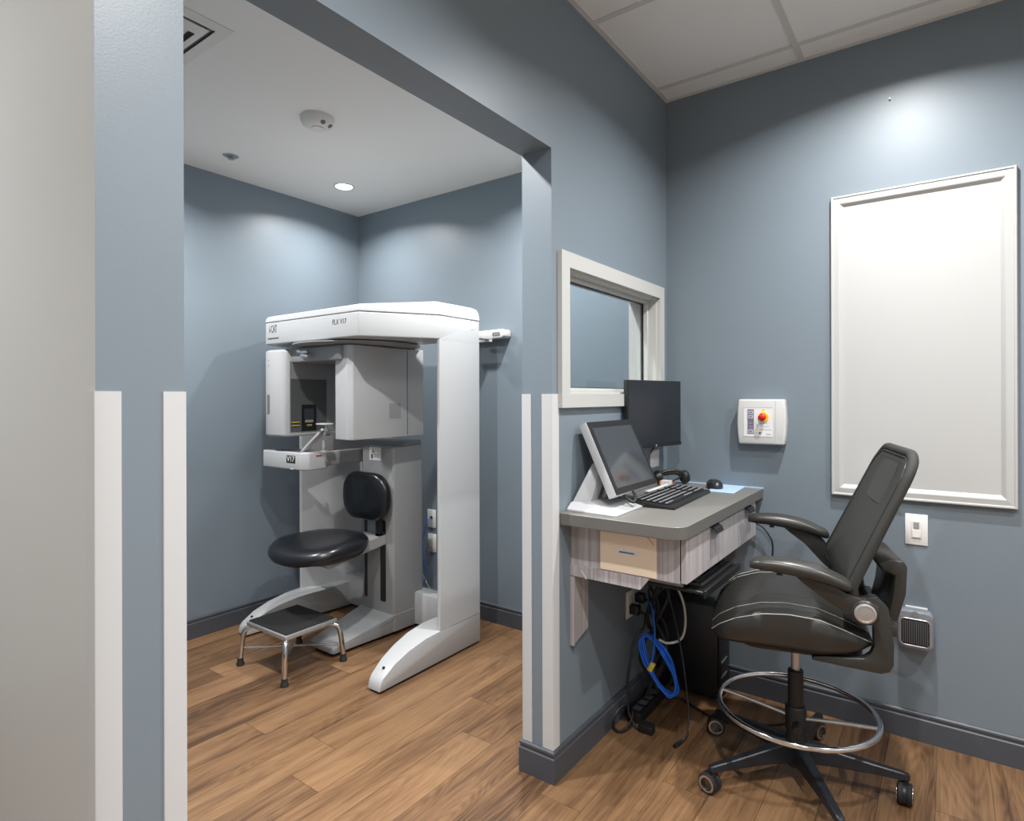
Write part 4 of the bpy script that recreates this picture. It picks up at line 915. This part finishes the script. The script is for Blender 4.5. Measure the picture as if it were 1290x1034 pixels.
bk = back_surf([(0.01, 0.004), (0.3, 0.004), (0.6, 0.004), (0.85, 0.004), (0.93, 0.004), (0.945, -0.004), (0.945, -0.016), (0.6, -0.016), (0.3, -0.016), (0.01, -0.016)], 'mesh_fabric', 'backrest', ch)
rim = [back_pt(a * 0.965, 0.9085 + (z - 0.9085) * 0.965, -0.010) for a, z in backshape()]
part('back_frame', M().tube(rim, 0.0150, 10, True, 0), 'mesh_fabric', ch, ang=80)
part('mesh_seam', M().tube([back_pt(a * 0.925, 0.9085 + (z - 0.9085) * 0.925, 0.0048) for a, z in backshape()], 0.0016, 6, True, 0), 'label_black', bk)
pr_ = [(v_, z) for v_, z in [(a * 1.0, 1.045 + b) for a, b in rrect(0.22, 0.13, 0.03, 5)]]
part('see_through_patch', M().loft([[back_pt(v_ * k, 1.045 + (z - 1.045) * k, 0.0052) for v_, z in pr_] for k in (1.0, 0.5, 0.01)], ), 'mesh_see_through', bk, ang=60)  # added patch: see-through look of the mesh put into its colour
# arms
def arm(s, dz):
    # pad
    pts = [(0.150, 0.803), (0.120, 0.808), (0.042, 0.806), (-0.047, 0.792), (-0.118, 0.768), (-0.134, 0.762)]
    hh = [0.010, 0.019, 0.024, 0.024, 0.018, 0.008]; ww = [0.018, 0.034, 0.042, 0.043, 0.036, 0.016]
    P = spline([(a, s * 0.255, z + dz) for a, z in pts], 5); rings = []
    for i, p in enumerate(P):
        f = i / (len(P) - 1) * 5; k = min(4, int(f)); t_ = f - k
        h_, w_ = hh[k] + (hh[k + 1] - hh[k]) * t_, ww[k] + (ww[k + 1] - ww[k]) * t_
        rings.append([(p.x, p.y + w_ * math.copysign(abs(math.cos(a)) ** 0.8, math.cos(a)), p.z + h_ * math.copysign(abs(math.sin(a)) ** 0.8, math.sin(a))) for a in [2 * math.pi * j / 18 for j in range(18)]])
    pd = part('arm_pad', M().loft(rings), 'arm_plastic', ch, ang=70)
    part('pad_latch', M().box(0.055, 0.072, s * 0.255 - 0.006, s * 0.255 + 0.006, 0.776 + dz, 0.790 + dz), 'black_plastic', pd)
    SPt = [(0.030, 0.788), (-0.056, 0.778), (-0.090, 0.765), (-0.115, 0.745), (-0.150, 0.726 - dz * 0.8), (-0.185, 0.712 - dz), (-0.190, 0.672 - dz), (-0.160, 0.655 - dz), (-0.120, 0.676 - dz * 0.8), (-0.05, 0.725), (0.0, 0.762)]
    sp_ = part('arm_support', M().prism([(a, z + dz) for a, z in SPt], 'y', s * 0.255 - 0.015, s * 0.255 + 0.015).bevel(0.006, 2), 'arm_plastic', ch)
    part('pivot_boss', M().lathe([(0.036, -0.02), (0.036, 0.016), (0.032, 0.020)], (-0.165, s * 0.255, 0.684), 26, (0, s, 0)), 'arm_plastic', sp_)
    part('pivot_cap', M().lathe([(0.029, 0.018), (0.029, 0.024), (0.0235, 0.026), (0.0225, 0.0235), (0.001, 0.025)], (-0.165, s * 0.255, 0.684), 28, (0, s, 0)), 'brushed_silver', sp_)
    part('pivot_arm', M().box(-0.205, -0.165, min(s * 0.19, s * 0.262), max(s * 0.19, s * 0.262), 0.655, 0.705).bevel(0.006, 2), 'arm_plastic', sp_)
arm(1, -0.008)     # camera side
arm(-1, 0.036)     # wall side, propped a little higher

for o in bpy.data.objects:
    if '_local' in o.keys(): del o['_local']
